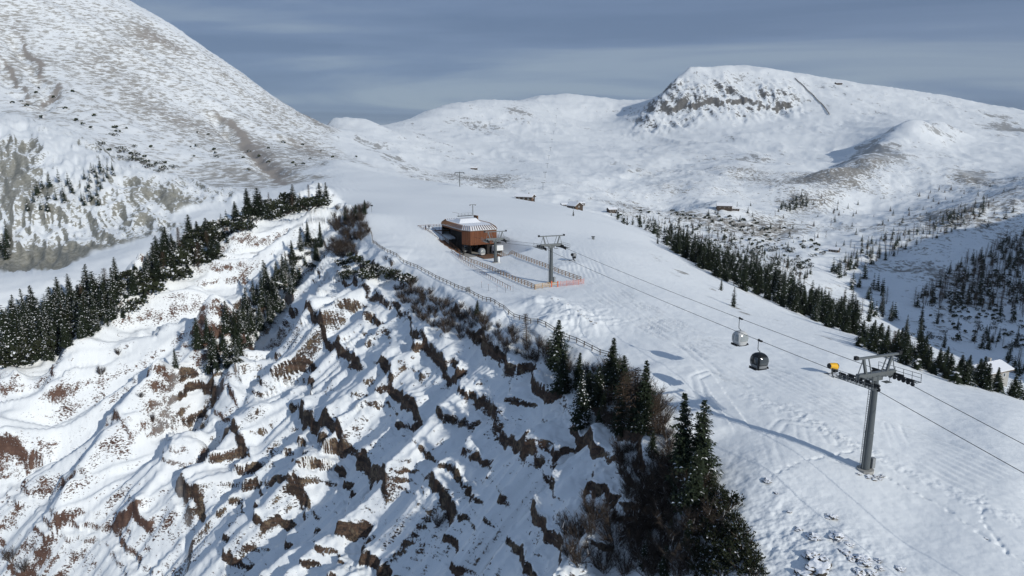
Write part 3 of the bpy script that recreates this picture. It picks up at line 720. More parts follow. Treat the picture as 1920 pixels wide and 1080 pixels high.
def larch(seed, h=10.0, width=0.17, fine=1.0):
    r = random.Random(seed); tr = MB(); cr = MB()
    ax = lambda t: Vector((0.03*h*math.sin(2.2*t+seed), 0.02*h*math.sin(1.7*t+seed*2), h*t))
    tr.tube([ax(t)-Vector((0, 0, 0.6 if t == 0 else 0)) for t in (0, .2, .45, .7, .9, 1.0)], [0.017*h, 0.013*h, 0.010*h, 0.006*h, 0.003*h, 0.001*h], 6)
    nb = int(95*fine)
    for b in range(nb):
        t = 0.10+0.88*(b/nb)**0.95; th = b*2.4+r.uniform(-.4, .4)
        L = h*width*((1-t)**0.62)*r.uniform(.65, 1.15)+0.02*h
        o = Vector((math.cos(th), math.sin(th), 0)); sd = Vector((-o.y, o.x, 0)); p0 = ax(t)
        end = p0+o*L+Vector((0, 0, L*(0.05+0.5*t-0.10)))
        cr.face((p0+Vector((0, 0, .006*h)), p0-Vector((0, 0, .006*h)), end), 0)
        for s in range(int(9*fine)):
            f = r.uniform(.15, 1.0); q = p0.lerp(end, f)
            d = (o*r.uniform(.2, .8)+sd*r.uniform(-1, 1)+Vector((0, 0, r.uniform(-.7, .35)))).normalized(); l2 = h*r.uniform(.025, .060)
            w = d.cross(Vector((r.uniform(-1, 1), r.uniform(-1, 1), 1))).normalized()*h*0.0032
            cr.face((q-w, q+w, q+d*l2+w*.4, q+d*l2-w*.4), 0)
    return tr, cr
def alder(seed, h=3.0, stems=26, spread=0.62, snow=0.03):
    r = random.Random(seed); st = MB(); tw = MB()
    for s in range(stems):
        th = r.uniform(0, 6.28); o = Vector((math.cos(th), math.sin(th), 0)); k = r.uniform(.15, 1)*spread; L = h*r.uniform(.6, 1.05)
        p = [Vector((0, 0, -.3))+o*0.12*h*r.random()]
        d = (o*k+Vector((0, 0, 1-0.45*k))).normalized()
        for i in range(4):
            d = (d+Vector((r.uniform(-.16, .16), r.uniform(-.16, .16), 0.10))).normalized(); p.append(p[-1]+d*L/4)
        st.tube(p, [0.011*h, .009*h, .007*h, .005*h, .002*h], 3, cap=False)
        for q in range(26):
            f = r.uniform(0.8, 3.98); i = int(f); a = p[i].lerp(p[i+1], f-i)
            dd = (d*0.8+Vector((r.uniform(-1, 1), r.uniform(-1, 1), r.uniform(-.2, .8)))).normalized(); l = h*r.uniform(.10, .26)
            w = dd.cross(Vector((r.uniform(-1, 1), r.uniform(-1, 1), r.uniform(-1, 1)))).normalized()*h*0.0050
            b = a+dd*l
            tw.face((a-w, a+w, b+w*.3, b-w*.3), 1 if r.random() < snow else 0)
            for e_ in range(2):
                g = a.lerp(b, r.uniform(.3, .9)); d3 = (dd+Vector((r.uniform(-.9, .9), r.uniform(-.9, .9), r.uniform(-.4, .7)))).normalized(); w3 = w*.7
                tw.face((g-w3, g+w3, g+d3*l*.55), 0)
    return st, tw
def mugo(seed, rad=1.6, h=1.5, n=230, snow=0.22):
    r = random.Random(seed); st = MB(); cr = MB()
    for s in range(7):
        th = s*0.9+r.random(); e_ = Vector((math.cos(th)*rad*.7, math.sin(th)*rad*.7, h*.55)); st.tube([(0, 0, -.3), e_*.5+Vector((0, 0, -.05)), e_], [.06, .05, .025], 4, cap=False)
    lob = [(r.uniform(-.5, .5)*rad, r.uniform(-.5, .5)*rad, r.uniform(.45, .8)) for _ in range(6)]
    for s in range(n):
        lx, ly, lr = r.choice(lob); th = r.uniform(0, 6.28); c = r.uniform(0, 1)**0.6; u = math.sqrt(max(0, 1-c*c))
        p = Vector((lx+math.cos(th)*u*lr*rad, ly+math.sin(th)*u*lr*rad, h*(0.12+c*lr*1.15)*r.uniform(.75, 1)))
        d = (Vector((math.cos(th)*u, math.sin(th)*u, 0.55+c))+Vector((r.uniform(-.5, .5), r.uniform(-.5, .5), r.uniform(-.3, .3)))).normalized()
        sd = d.orthogonal().normalized(); s2 = d.cross(sd); L = r.uniform(.22, .42)*(0.6+0.3*rad)
        for q in (sd, s2, (sd+s2).normalized()): kite(cr, p-d*L*.3, d, q, L, L*0.36, 0)
        if r.random() < snow*(0.3+c): kite(cr, p+Vector((0, 0, .06)), (d+Vector((0, 0, -.5))).normalized(), sd, L*.95, L*.42, 1)
    return st, cr
def near_mugo(seed, rad=1.5, h=2.0, n=620, snow=.05):
    r = random.Random(seed); st = MB(); cr = MB()
    for s in range(9):
        th = s*0.7+r.random(); e_ = Vector((math.cos(th)*rad*.7, math.sin(th)*rad*.7, h*.6)); st.tube([(0, 0, -.3), e_*.5+Vector((0, 0, -.05)), e_], [.06, .05, .02], 4, cap=False)
    tips = [(r.uniform(0, 6.28), r.uniform(0, 1), r.uniform(.5, 1)) for _ in range(46)]
    for s in range(n):
        th, c, k = r.choice(tips); u = math.sqrt(1-c*c*.9); q = r.uniform(.55, 1)
        p = Vector((math.cos(th)*u*rad*k*q, math.sin(th)*u*rad*k*q, h*(0.1+0.9*c*k*q)))+Vector((r.gauss(0, .12), r.gauss(0, .12), r.gauss(0, .08)))
        d = (Vector((math.cos(th)*u*.7, math.sin(th)*u*.7, .9))+Vector((r.uniform(-.7, .7), r.uniform(-.7, .7), r.uniform(-.3, .3)))).normalized()
        sd = d.orthogonal().normalized(); s2 = d.cross(sd); L = r.uniform(.16, .30)
        for g in (sd, s2): kite(cr, p, d, g, L, L*.22, 0)
        if r.random() < snow*(.4+c): kite(cr, p+Vector((0, 0, .05)), (d+Vector((0, 0, -.7))).normalized(), sd, L, L*.4, 1)
    return st, cr
def protos(name, parts, mats):
    return [(nm, mb.mesh(name+'_'+nm, mt)) for (nm, mb), mt in zip(parts, mats)]
SPRUCES = [protos("spruce", zip(("trunk", "crown"), spruce(s, 10, wd, sn, 1.0, ln)), (M_BARK, [M_NEEDLE, M_SNOW])) for s, wd, sn, ln in ((1, .24, .03, .01), (2, .28, .06, -.015), (3, .22, .03, .03), (4, .26, .05, 0), (8, .20, .02, -.03), (9, .30, .05, .01))]
SNOWY = [protos('snowy_spruce', zip(('trunk', 'crown'), spruce(s, 10, wd, sn, 0.95, ln)), (M_BARK, [M_NEEDLE, M_SNOW])) for s, wd, sn, ln in ((5, .25, .20, .01), (6, .23, .25, -.02), (7, .27, .18, 0.015))]
LARCHES = [protos('larch', zip(('trunk', 'crown'), larch(s, 10, wd)), (M_BARK, [M_LARCH])) for s, wd in ((1, .19), (2, .16), (3, .21))]
ALDERS = [protos('alder', zip(('stems', 'twigs'), alder(s, 3.0, st, sp)), (M_BARK, [M_TWIG, M_SNOW])) for s, st, sp in ((1, 24, .62), (2, 30, .8), (3, 20, .5))]
MUGOS = [protos('mugo', zip(('stems', 'crown'), mugo(s, rd, hh, 210, sn)), (M_BARK, [M_PINE, M_SNOW])) for s, rd, hh, sn in ((1, 1.6, 1.6, .14), (2, 1.9, 1.4, .30), (3, 1.4, 1.7, .20))]
NEAR_MUGOS = [protos('near_mugo', zip(('stems', 'crown'), near_mugo(s)), (M_BARK, [M_PINE, M_SNOW])) for s in (1, 2, 3)]
def joined(mbs, name, mats):
    o = MB()
    for mb, off in mbs:
        b = len(o.v); o.v += mb.v; o.f += [tuple(i+b for i in f) for f in mb.f]; o.m += [q+off for q in mb.m]
    return o.mesh(name, mats)
def small_spruce(seed, snow, dens=0.5):
    t, c = spruce(seed, 10, .19+.04*(seed % 3)/2, snow, dens, 0, .05)
    return joined([(t, 0), (c, 1)], 'small_spruce', [M_BARK, M_NEEDLE, M_SNOW])
def small_larch(seed):
    t, c = larch(seed, 10, .18, 0.55); return joined([(t, 0), (c, 1)], 'small_larch', [M_BARK, M_LARCH])
FAR_SPRUCES = [small_spruce(20+i, .12) for i in range(4)]
FAR_LARCHES = [small_larch(30+i) for i in range(3)]
def small_mugo(seed):
    t, c = mugo(seed, 1.7, 1.6, 60, .2); return joined([(t, 0), (c, 1)], 'small_mugo', [M_BARK, M_PINE, M_SNOW])
FAR_MUGOS = [small_mugo(40+i) for i in range(3)]

PLANTS = []
def plant(kind, proto, loc, height, base, label, cat, group, rz=None, tilt=0.0, wide=1.0):
    """notes one plant; base is the height of the prototype"""
    rz = rnd.uniform(0, 6.28) if rz is None else rz
    wide *= rnd.uniform(.82, 1.28)
    PLANTS.append((height/math.hypot(loc[0], loc[1], loc[2]-CAMZ)+(0 if group else 9), kind, proto, loc, height/base, label, cat, group, (tilt*rnd.uniform(-1, 1), tilt*rnd.uniform(-1, 1), rz), wide))
def plain_tree(seed, col=1, tiers=9):
    """a few dozen faces, for the trees beyond the three hundred that show largest"""
    r = random.Random(seed); mb = MB(); mb.tube([(0, 0, -.5), (0, 0, 9.8)], [.16, .03], 4, 0, False)
    for t in range(tiers):
        f = t/tiers; z = 10*(.07+.90*f); rad = 2.1*(1-f)**.85+.25
        for b in range(7):
            th = 6.283*b/7+t*.9+r.uniform(-.2, .2); o = Vector((math.cos(th), math.sin(th), 0)); sd = Vector((-o.y, o.x, 0)); L = rad*r.uniform(.75, 1.15)
            kite(mb, Vector((0, 0, z+.9)), (o+Vector((0, 0, -.55))).normalized(), sd, L*1.2, L*.34, 2 if r.random() < .10 else 1)
    return mb
def plain_bush(seed):
    r = random.Random(seed); mb = MB()
    for b in range(26):
        th = r.uniform(0, 6.28); c = r.random(); u = math.sqrt(1-c*c); d = Vector((math.cos(th)*u, math.sin(th)*u, .3+c)).normalized()
        kite(mb, Vector((0, 0, .1))+d*.5, d, d.orthogonal().normalized(), 1.2, .45, 2 if r.random() < .12 else 1)
    return mb
def grow():
    rest = {}
    for kind in sorted({q[1] for q in PLANTS}):
        L = sorted((q for q in PLANTS if q[1] == kind), key=lambda q: -q[0])
        rest[kind] = L[300:]
        for sz, _, proto, loc, s, label, cat, group, rot, wide in L[:300]:
            data = None if isinstance(proto, list) else proto
            o = link(kind, data); o.location = (loc[0], loc[1], loc[2]-0.05); o.rotation_euler = rot; o.scale = (s*wide, s*wide, s)
            tag(o, label, cat, group)
            if data is None:
                for nm, me in proto: link(nm, me, o)
    trees = [plain_tree(i) for i in range(4)]; bushes = [plain_bush(i) for i in range(3)]
    for kind, nm, pool, mats, label, cat in (('spruce_tree', 'distant_spruces', trees, [M_BARK, M_NEEDLE, M_SNOW], 'small far spruces dotted over the valley and the belt behind the run', 'trees'),
                                  ('larch_tree', 'distant_larches', trees, [M_BARK, M_LARCH, M_LARCH], 'small far larches in the valley', 'trees'),
                                  ('dwarf_pine', 'distant_bushes', bushes, [M_BARK, M_PINE, M_SNOW], 'small dark bushes dotted over the left mountain and the far valley slopes', 'bushes')):
        if not rest.get(kind): continue
        o = MB()
        for i, q in enumerate(rest[kind]):
            mb = pool[i % len(pool)]; s = q[4]; c, sn = math.cos(q[8][2]), math.sin(q[8][2]); b = len(o.v); X, Y, Zq = q[3]; w = s*q[9]
            o.v += [(X+(v[0]*c-v[1]*sn)*w, Y+(v[0]*sn+v[1]*c)*w, Zq+v[2]*s) for v in mb.v]; o.f += [tuple(k+b for k in f) for f in mb.f]; o.m += mb.m
        ob = link(nm, o.mesh(nm, mats)); ob['kind'] = 'stuff'; ob['label'] = label; ob['category'] = cat
def inside(p, poly):
    x, y = p; c = False; n = len(poly)
    for i in range(n):
        x0, y0 = poly[i]; x1, y1 = poly[i-1]
        if (y0 > y) != (y1 > y) and x < (x1-x0)*(y-y0)/(y1-y0)+x0: c = not c
    return c
TAKEN = np.full((4000, 3), 1e9); TAKEN[:, 2] = 0; NT = 0
def scatter(poly, n, gap, ymin=0, ymax=1e9, tries=40):
    """ground positions seen inside an outline, kept apart"""
    global NT
    xs = [p[0] for p in poly]; ys = [p[1] for p in poly]; out = []
    for _ in range(n*tries):
        if len(out) >= n: break
        p = (rnd.uniform(min(xs), max(xs)), rnd.uniform(min(ys), max(ys)))
        if not inside(p, poly): continue
        q = hit(p[0], p[1], ymin, ymax)
        if q is None: continue
        T_ = TAKEN[:NT]
        if NT and (np.hypot(T_[:, 0]-q[0], T_[:, 1]-q[1]) < (gap+T_[:, 2])/2).any(): continue
        TAKEN[NT] = (q[0], q[1], gap); NT += 1; out.append(q)
    return out
# ------------------------------------------------------------------ planting
G_RIDGE = 'conifers on the left ridge'
LR = [(0,640),(60,618),(120,592),(190,548),(260,505),(330,462),(400,428),(460,402),(520,380),(600,372),(620,382),(560,398),(500,414),(440,440),(400,492),(340,522),(280,552),(235,596),(140,640),(95,676),(0,690)]
for q in scatter([(0,600),(60,590),(200,540),(235,596),(140,640),(95,676),(0,690)], 52, 2.5, 150, 300):
    plant('spruce_tree', rnd.choice(SNOWY), q, 6+8*rnd.random(), 10, 'tall dark spruce with snow-loaded branches in the thick stand at the far left', 'tree', G_RIDGE, tilt=.04, wide=1.35)
for q in scatter(LR, 85, 2.7, 190, 420):
    plant('spruce_tree', rnd.choice(SNOWY+SPRUCES), q, 3.5+8*rnd.random()**1.4, 10, 'snow-dusted spruce standing in the dark belt along the left ridge', 'tree', G_RIDGE, tilt=.04, wide=1.35)
for q in scatter(LR, 26, 2.5, 190, 420):
    plant('larch_tree', rnd.choice(LARCHES), q, rnd.uniform(7, 10.5), 10, 'bare brown larch among the spruces of the left ridge', 'tree', G_RIDGE)
for q in scatter(LR, 260, 1.4, 190, 420):
    plant('dwarf_pine', rnd.choice(MUGOS), q, rnd.uniform(2.2, 4.8), 1.6, 'low dwarf pine bush filling the belt on the left ridge', 'bush', 'dwarf pines on the left ridge', wide=1.25)
# rib with its own row of trees
RIB = [(604,446),(596,490),(545,560),(486,636),(440,690),(392,708),(402,655),(452,592),(505,528),(565,468)]
for q in scatter(RIB, 48, 2.3, 180, 300):
    plant('spruce_tree', rnd.choice(SNOWY+SPRUCES[:2]), q, 4.5+7*rnd.random(), 10, 'spruce in the narrow row running down the snowy rib', 'tree', 'spruces on the rib', tilt=.04)
for q in scatter(RIB, 40, 1.6, 180, 300):
    plant('dwarf_pine', rnd.choice(MUGOS), q, rnd.uniform(1.4, 2.4), 1.6, 'dwarf pine bush under the spruces on the snowy rib', 'bush', 'dwarf pines on the rib', wide=1.2)
for px, py, h, lb in ((372,652,9.5,'taller of the two dark spruces standing left of the rib row'), (390,640,8.0,'shorter of the two dark spruces standing left of the rib row'), (330,690,6,'snow-covered spruce alone at the foot of the rib')):
    q = hit(px, py, 150)
    plant('spruce_tree', SNOWY[0] if h == 6 else SPRUCES[1], q, h, 10, lb, 'tree', None)
# rim of the cliff
for px, py, h, lb in ((648,420,6.5,'dark spruce at the top corner of the cliff, leftmost of three'), (668,412,6.0,'dark spruce at the top corner of the cliff, middle of three'), (684,402,5.5,'dark spruce at the top corner of the cliff, rightmost of three'),
      (895,590,3.4,'small young spruce poking up beside the long rim fence'), (1046,692,9.2,'dark spruce on the rim, upper of the big cliff spruces'), (1090,800,9.4,'slim snow-laden spruce on the rock face below the fence end'),
      (1147,722,8.0,'bushy spruce at the lower end of the rim fence'), (1208,788,8.8,'spruce with a brown larch at its side on the cliff edge'), (1280,905,12.0,'tallest dark spruce on the cliff edge beside the ski run'),
      (1312,905,11.0,'second tall dark spruce close beside the tallest one'), (1300,960,8,'broad spruce below the two tallest on the cliff edge')):
    q = hit(px, py, 40)
    plant('spruce_tree', SNOWY[1] if 'snow-laden' in lb else SPRUCES[(px//7) % 6], q, h, 10, lb, 'tree', None, wide=1.12)
for px, py, h, lb in ((985,640,6,'thin pale larch rising above the rim fence'), (1190,800,9.5,'bare brown larch beside the spruce on the cliff edge'), (1165,790,8,'bare brown larch left of the taller larch on the cliff edge'), (1225,830,7,'short bare larch below the taller larches on the cliff edge')):
    plant('larch_tree', LARCHES[px % 3], hit(px, py, 40), h, 10, lb, 'tree', None, wide=1.2)
def shrubs(poly, n, gap, h0, h1, label, group, ymin=0, ymax=1e9, kinds=ALDERS, base=3.0, nm='alder_shrub', wide=1.1):
    for q in scatter(poly, n, gap, ymin, ymax): plant(nm, rnd.choice(kinds), q, rnd.uniform(h0, h1), base, label, 'bush', group, wide=wide)
shrubs([(620,400),(650,384),(694,390),(690,440),(668,484),(626,484)], 60, 1.25, 2.2, 4.2, 'bare brown shrub crowding the top corner of the cliff', 'shrubs at the cliff corner', 180)
shrubs([(628,478),(690,482),(740,500),(770,530),(700,530),(632,525)], 26, 1.7, 1.2, 2.2, 'low snowy pine scrub just under the cliff corner', 'pine scrub under the corner', 150, kinds=MUGOS, base=1.6, nm='dwarf_pine')
shrubs([(735,512),(800,545),(900,596),(1000,644),(1100,690),(1140,705),(1120,722),(1000,682),(930,658),(850,634),(790,604),(745,556)], 120, 1.7, 1.6, 3.0, 'bare brown shrub in the thicket below the rim fence', 'shrubs along the rim')
for q in scatter([(1030,688),(1100,700),(1160,722),(1240,800),(1262,880),(1200,850),(1120,780),(1050,730)], 18, 2.6, 60, 160):
    plant('spruce_tree', rnd.choice(SPRUCES), q, 3.5+4.5*rnd.random(), 10, 'dark spruce among the shrubs along the lower cliff rim', 'tree', 'spruces along the cliff rim', wide=1.25)
shrubs([(1150,690),(1230,760),(1260,850),(1180,830),(1120,790),(1110,720)], 60, 1.2, 2.2, 3.8, 'bare brown shrub between the cliff-edge larches', 'shrubs by the larches')
shrubs([(1325,905),(1362,935),(1425,1080),(1310,1080),(1305,990)], 42, 1.3, 1.3, 2.6, 'dark dwarf pine bush bordering the ski run', 'dwarf pines beside the run', kinds=NEAR_MUGOS, base=2.0, nm='dwarf_pine', wide=1.0)
for q in scatter([(1240,920),(1330,970),(1370,1080),(1210,1080),(1200,1000)], 7, 2.2, 40, 120):
    plant('spruce_tree', rnd.choice(SPRUCES+SNOWY[:1]), q, 1.8+2.4*rnd.random(), 10, 'young dark spruce growing up through the lower thicket', 'tree', 'young spruces in the thicket', wide=1.3)

shrubs([(1230,860),(1300,900),(1350,960),(1385,1080),(1190,1080),(1190,960)], 150, 0.95, 2.0, 3.9, 'bare brown shrub in the dark thicket at the lower cliff edge', 'shrubs in the lower thicket')
shrubs([(1150,800),(1210,850),(1215,960),(1170,930)], 26, 1.3, 1.8, 3.2, 'bare brown shrub on the steep ground left of the thicket', 'shrubs left of the thicket')
shrubs([(1060,1000),(1110,960),(1180,980),(1180,1080),(1060,1080)], 14, 2.4, 3.0, 4.5, 'large leafless shrub on the shaded snow at the bottom', 'leafless shrubs at the bottom')
for px, py, h, lb in ((287,790,2.6,'single round brown shrub on the snowy flank'), (190,702,3.2,'frosted brown shrub on the upper left flank'), (222,665,2.4,'small brown shrub near the ridge trees'), (1100,960,2.2,'small round shrub on the shaded snow above the big shrubs'), (822,985,3.0,'brown shrub in a gully of the main cliff'), (850,795,1.6,'little brown shrub halfway up the main cliff'), (265,745,1.8,'thin twiggy shrub left of the round flank shrub'),
      (20,1050,4.0,'tall bare shrub in the bottom left corner'), (45,1070,3.2,'shorter bare shrub in the bottom left corner'), (590,590,2.4,'thin brown shrub in the shaded gully')):
    plant('alder_shrub', ALDERS[px % 3], hit(px, py, 60), h, 3.0, lb, 'bush', None)
# forest below the right rim of the run
BELT = [(1212,432),(1260,470),(1330,515),(1420,556),(1520,598),(1600,648),(1604,612),(1545,560),(1470,520),(1390,486),(1310,458),(1235,424)]
for q in scatter(BELT, 360, 2.4, 175, 700, 60):
    plant('spruce_tree', rnd.choice(SPRUCES+SNOWY[:1]), q, 4.5+5.5*rnd.random()**1.1, 10, 'dark spruce in the dense belt below the right rim of the ski run', 'tree', 'spruces in the belt', wide=1.2)
for q in scatter([(1610,650),(1700,686),(1800,724),(1920,772),(1920,748),(1800,700),(1700,664),(1620,630)], 56, 2.4, 118, 330, 60):
    plant('spruce_tree', rnd.choice(SPRUCES), q, rnd.uniform(2.8, 6.2), 10, 'short dark spruce in the line along the lower right rim', 'tree', 'spruces along the lower rim', wide=1.45)
for q in scatter([(1610,650),(1700,686),(1800,724),(1920,772),(1920,748),(1800,700),(1700,664),(1620,630)], 12, 3.0, 118, 330, 60):
    plant('larch_tree', rnd.choice(LARCHES), q, rnd.uniform(3.0, 5.5), 10, 'bare brown larch in the line along the lower right rim', 'tree', 'larches along the lower rim', wide=1.2)
for px, py, h, lb in ((1233,458,4,'lone little spruce on the upper right rim'), (1352,545,4,'small spruce left of the belt on the run edge'), (1375,575,5,'small spruce beside the white cabin hanger'), (1075,405,3,'tiny spruce near the huts')):
    plant('spruce_tree', FAR_SPRUCES[px % 4], hit(px, py), h, 10, lb, 'tree', None)
# valley
V = 'spruces on the valley floor'
def far_trees(poly, n, gap, h0, h1, label, group, ymin=330, ymax=2500, larches=0.0):
    for q in scatter(poly, n, gap, ymin, ymax):
        lar = rnd.random() < larches
        plant('larch_tree' if lar else 'spruce_tree', rnd.choice(FAR_LARCHES if lar else FAR_SPRUCES), q, rnd.uniform(h0, h1), 10, label[1] if lar else label[0], 'tree', group+(' (larch)' if lar else ''))
far_trees([(1560,505),(1600,480),(1665,555),(1690,600),(1625,622),(1575,565)], 38, 5, 9, 15, ('dark spruce in the cluster on the shaded valley floor', 'bare larch in the cluster on the shaded valley floor'), 'valley cluster', larches=.15)
for px, py, h, lb in ((1727,608,15,'big solitary spruce on the open shaded slope'), (1757,607,10,'lower spruce right of the big solitary one'), (1782,585,11,'spruce above and right of the big solitary one'), (1698,632,13,'snowy spruce below the big solitary one'), (1724,640,14,'spruce with snow at the edge of the valley floor'), (1770,652,10,'slim spruce beside the lower snow strip'), (1852,640,12,'spruce on the heathery shaded slope'), (1905,650,13,'rightmost spruce on the heathery shaded slope'), (1795,618,9,'small spruce in the middle of the shaded slope')):
    plant('spruce_tree', FAR_SPRUCES[px % 4], hit(px, py, 330), h, 10, lb, 'tree', None)
far_trees([(1705,575),(1760,525),(1800,500),(1870,462),(1920,440),(1920,600),(1870,590),(1800,575)], 260, 4.2, 9, 15, ('dark spruce in the shaded wood on the right hillside', 'bare brown larch in the shaded wood on the right hillside'), 'hillside wood', larches=.62)
far_trees([(1560,505),(1640,452),(1730,425),(1790,402),(1850,378),(1860,392),(1800,430),(1700,470),(1620,505)], 130, 5, 6, 13, ('spruce in the strip of trees along the far side of the valley', 'bare larch in the strip of trees along the far side of the valley'), 'valley strip', larches=.5)
far_trees([(1780,640),(1860,660),(1920,720),(1920,690),(1860,620)], 26, 5, 6, 11, ('spruce at the foot of the shaded slope above the lower strip', 'larch at the foot of the shaded slope above the lower strip'), 'foot of the shaded slope', larches=.35)
far_trees([(1140,405),(1300,420),(1420,460),(1530,520),(1490,530),(1400,500),(1300,450),(1180,425)], 170, 5, 4, 10, ('spruce on the scrubby slope behind the belt', 'bare larch on the scrubby slope behind the belt'), 'scrubby slope', 420, larches=.4)
far_trees([(1455,392),(1510,368),(1515,385),(1480,398)], 30, 6, 9, 14, ('spruce in the compact dark clump on the far slope', ''), 'far clump', 500)
far_trees([(1300,395),(1900,340),(1900,420),(1500,480),(1330,440)], 110, 8, 4, 10, ('small scattered spruce on the far valley slope', 'small scattered larch on the far valley slope'), 'scattered far trees', 500, larches=.3)
# left: clay slope and foot of the mountain
for poly, n in (([(45,410),(75,350),(125,330),(140,370),(70,410)], 16), ([(150,395),(160,320),(190,315),(200,350),(185,390)], 14), ([(150,340),(210,310),(215,330),(160,360)], 8)):
    far_trees(poly, n, 3.5, 6, 10, ('dark spruce in the small groups on the grey clay slope', ''), 'clay slope trees', 280, 700)
far_trees([(0,450),(15,440),(15,485),(0,490)], 6, 3.5, 9, 13, ('dark spruce cut by the left edge above the clay', ''), 'left edge trees', 280, 700)
for q in scatter([(185,268),(240,285),(300,300),(340,318),(300,325),(230,300),(180,280)], 26, 4, 380, 900):
    plant('dwarf_pine', rnd.choice(FAR_MUGOS), q, rnd.uniform(2, 4), 1.6, 'dark dwarf pine in the cluster at the foot of the left mountain', 'bush', 'pines at the mountain foot')
for q in scatter([(0,200),(120,240),(400,320),(560,330),(640,300),(700,300),(560,270),(380,250),(100,150)], 42, 6, 420, 1400):
    plant('dwarf_pine', rnd.choice(FAR_MUGOS), q, rnd.uniform(1.6, 3.2), 1.6, 'small dark bush dotted over the grassy left mountain', 'bush', 'bushes on the left mountain')
for q in scatter([(1150,400),(1300,392),(1450,420),(1560,470),(1500,520),(1400,490),(1300,445),(1180,428)], 150, 4, 420, 1500):
    plant('dwarf_pine', rnd.choice(FAR_MUGOS), q, rnd.uniform(1.8, 3.8), 1.6, 'dark bush on the scrubby slope behind the belt', 'bush', 'bushes on the scrubby slope')
for q in scatter([(1700,640),(1760,540),(1920,460),(1920,660),(1800,640)], 90, 4, 380, 1000):
    plant('dwarf_pine', rnd.choice(FAR_MUGOS), q, rnd.uniform(1.5, 3.0), 1.6, 'dark bush on the shaded right hillside', 'bush', 'bushes on the shaded hillside')
grow()
# ------------------------------------------------------------------ materials for built things
def corten():
    k = NB('rusted_steel'); P = k.obj(); f = k.noise(k.scale(P, (1.5, 1.5, .35)), 1.3, 5, .65); oi = k.n('ShaderNodeObjectInfo')
    c = k.mix(k.step(f, .3, .7), (0.105, 0.040, 0.021), (0.205, 0.082, 0.038))
    c = k.mix(k.mul(oi.outputs['Random'], .45), c, (0.095, 0.036, 0.019))
    return k.fin(c, 0.8)
def wood(name, c1, c2):
    k = NB(name); P = k.obj(); oi = k.n('ShaderNodeObjectInfo')
    f = k.math('ADD', k.mul(k.noise(k.scale(P, (6, 6, 1.2)), 2.0, 4, .6), .7), k.mul(oi.outputs['Random'], .3))
    return k.fin(k.mix(f, c1, c2), 0.85)
M_CORTEN = corten()
M_WOOD = wood('fence_wood', (0.20, 0.115, 0.060), (0.36, 0.225, 0.125))
M_OLDWOOD = wood('weathered_wood', (0.075, 0.060, 0.048), (0.17, 0.135, 0.105))
M_NEWWOOD = wood('fresh_wood', (0.40, 0.27, 0.14), (0.58, 0.42, 0.25))
M_DECK = wood('deck_wood', (0.13, 0.070, 0.042), (0.22, 0.125, 0.075))
M_HUT = wood('hut_timber', (0.045, 0.034, 0.027), (0.090, 0.066, 0.050))
M_STEEL = plain('galvanised_steel', (0.165, 0.18, 0.185), 0.45, 0.35)
M_POLE = plain('grey_painted_steel', (0.105, 0.118, 0.125), 0.5, 0.2, .15, .8)
M_DARK = plain('black_rubber', (0.022, 0.024, 0.026), 0.7)
M_BLACK = plain('black_paint', (0.016, 0.018, 0.020), 0.28, 0.0, .1)
M_GREY = plain('grey_panel', (0.24, 0.25, 0.26), 0.5)
M_WHITE = plain('white_paint', (0.72, 0.73, 0.73), 0.4, 0, .04)
M_PALE = plain('pale_shell', (0.50, 0.51, 0.51), 0.35, 0, .04)
M_CONC = plain('concrete', (0.34, 0.335, 0.32), 0.9)
M_YELLOW = plain('yellow_paint', (0.72, 0.40, 0.025), 0.45, 0, .08)
M_ORANGE = plain('orange_net', (0.62, 0.17, 0.09), 0.7, 0, .1)
M_DARKIN = plain('dark_interior', (0.030, 0.027, 0.025), 0.9)  # near-black; inside the station bay this colour stands in for deep shade
M_ROOF = plain('roof_metal', (0.30, 0.29, 0.285), 0.5, 0.4, .1)
M_CLOTH = plain('dark_clothing', (0.018, 0.020, 0.030), 0.9); M_CLOTH2 = plain('blue_clothing', (0.03, 0.05, 0.10), 0.9)
M_SKIN = plain('skin', (0.45, 0.27, 0.20), 0.6)
def glass_mat(name, col, rough=0.06):
    k = NB(name); k.b.inputs['IOR'].default_value = 1.5
    return k.fin(k.mix(k.noise(k.obj(), 1.5, 2), tuple(c*.85 for c in col), col), rough, 0.0, 0.8)
M_GLASS = glass_mat('tinted_glass', (0.06, 0.07, 0.078)); M_PALEGLASS = glass_mat('pale_glass', (0.30, 0.33, 0.34), 0.12)
def rock_mat():
    k = NB('stone'); P = k.obj(); f = k.noise(P, 2.2, 5, .65)
    c = k.mix(k.step(f, .35, .65), (0.030, 0.027, 0.022), (0.105, 0.09, 0.07))
    up_ = k.step(k.add(k.nz(), k.mul(k.sub(k.noise(P, 3.5, 3), .5), .9)), .62, .74)
    return k.fin(k.mix(up_, c, (0.80, 0.82, 0.86)), 0.9)
M_STONE = rock_mat()

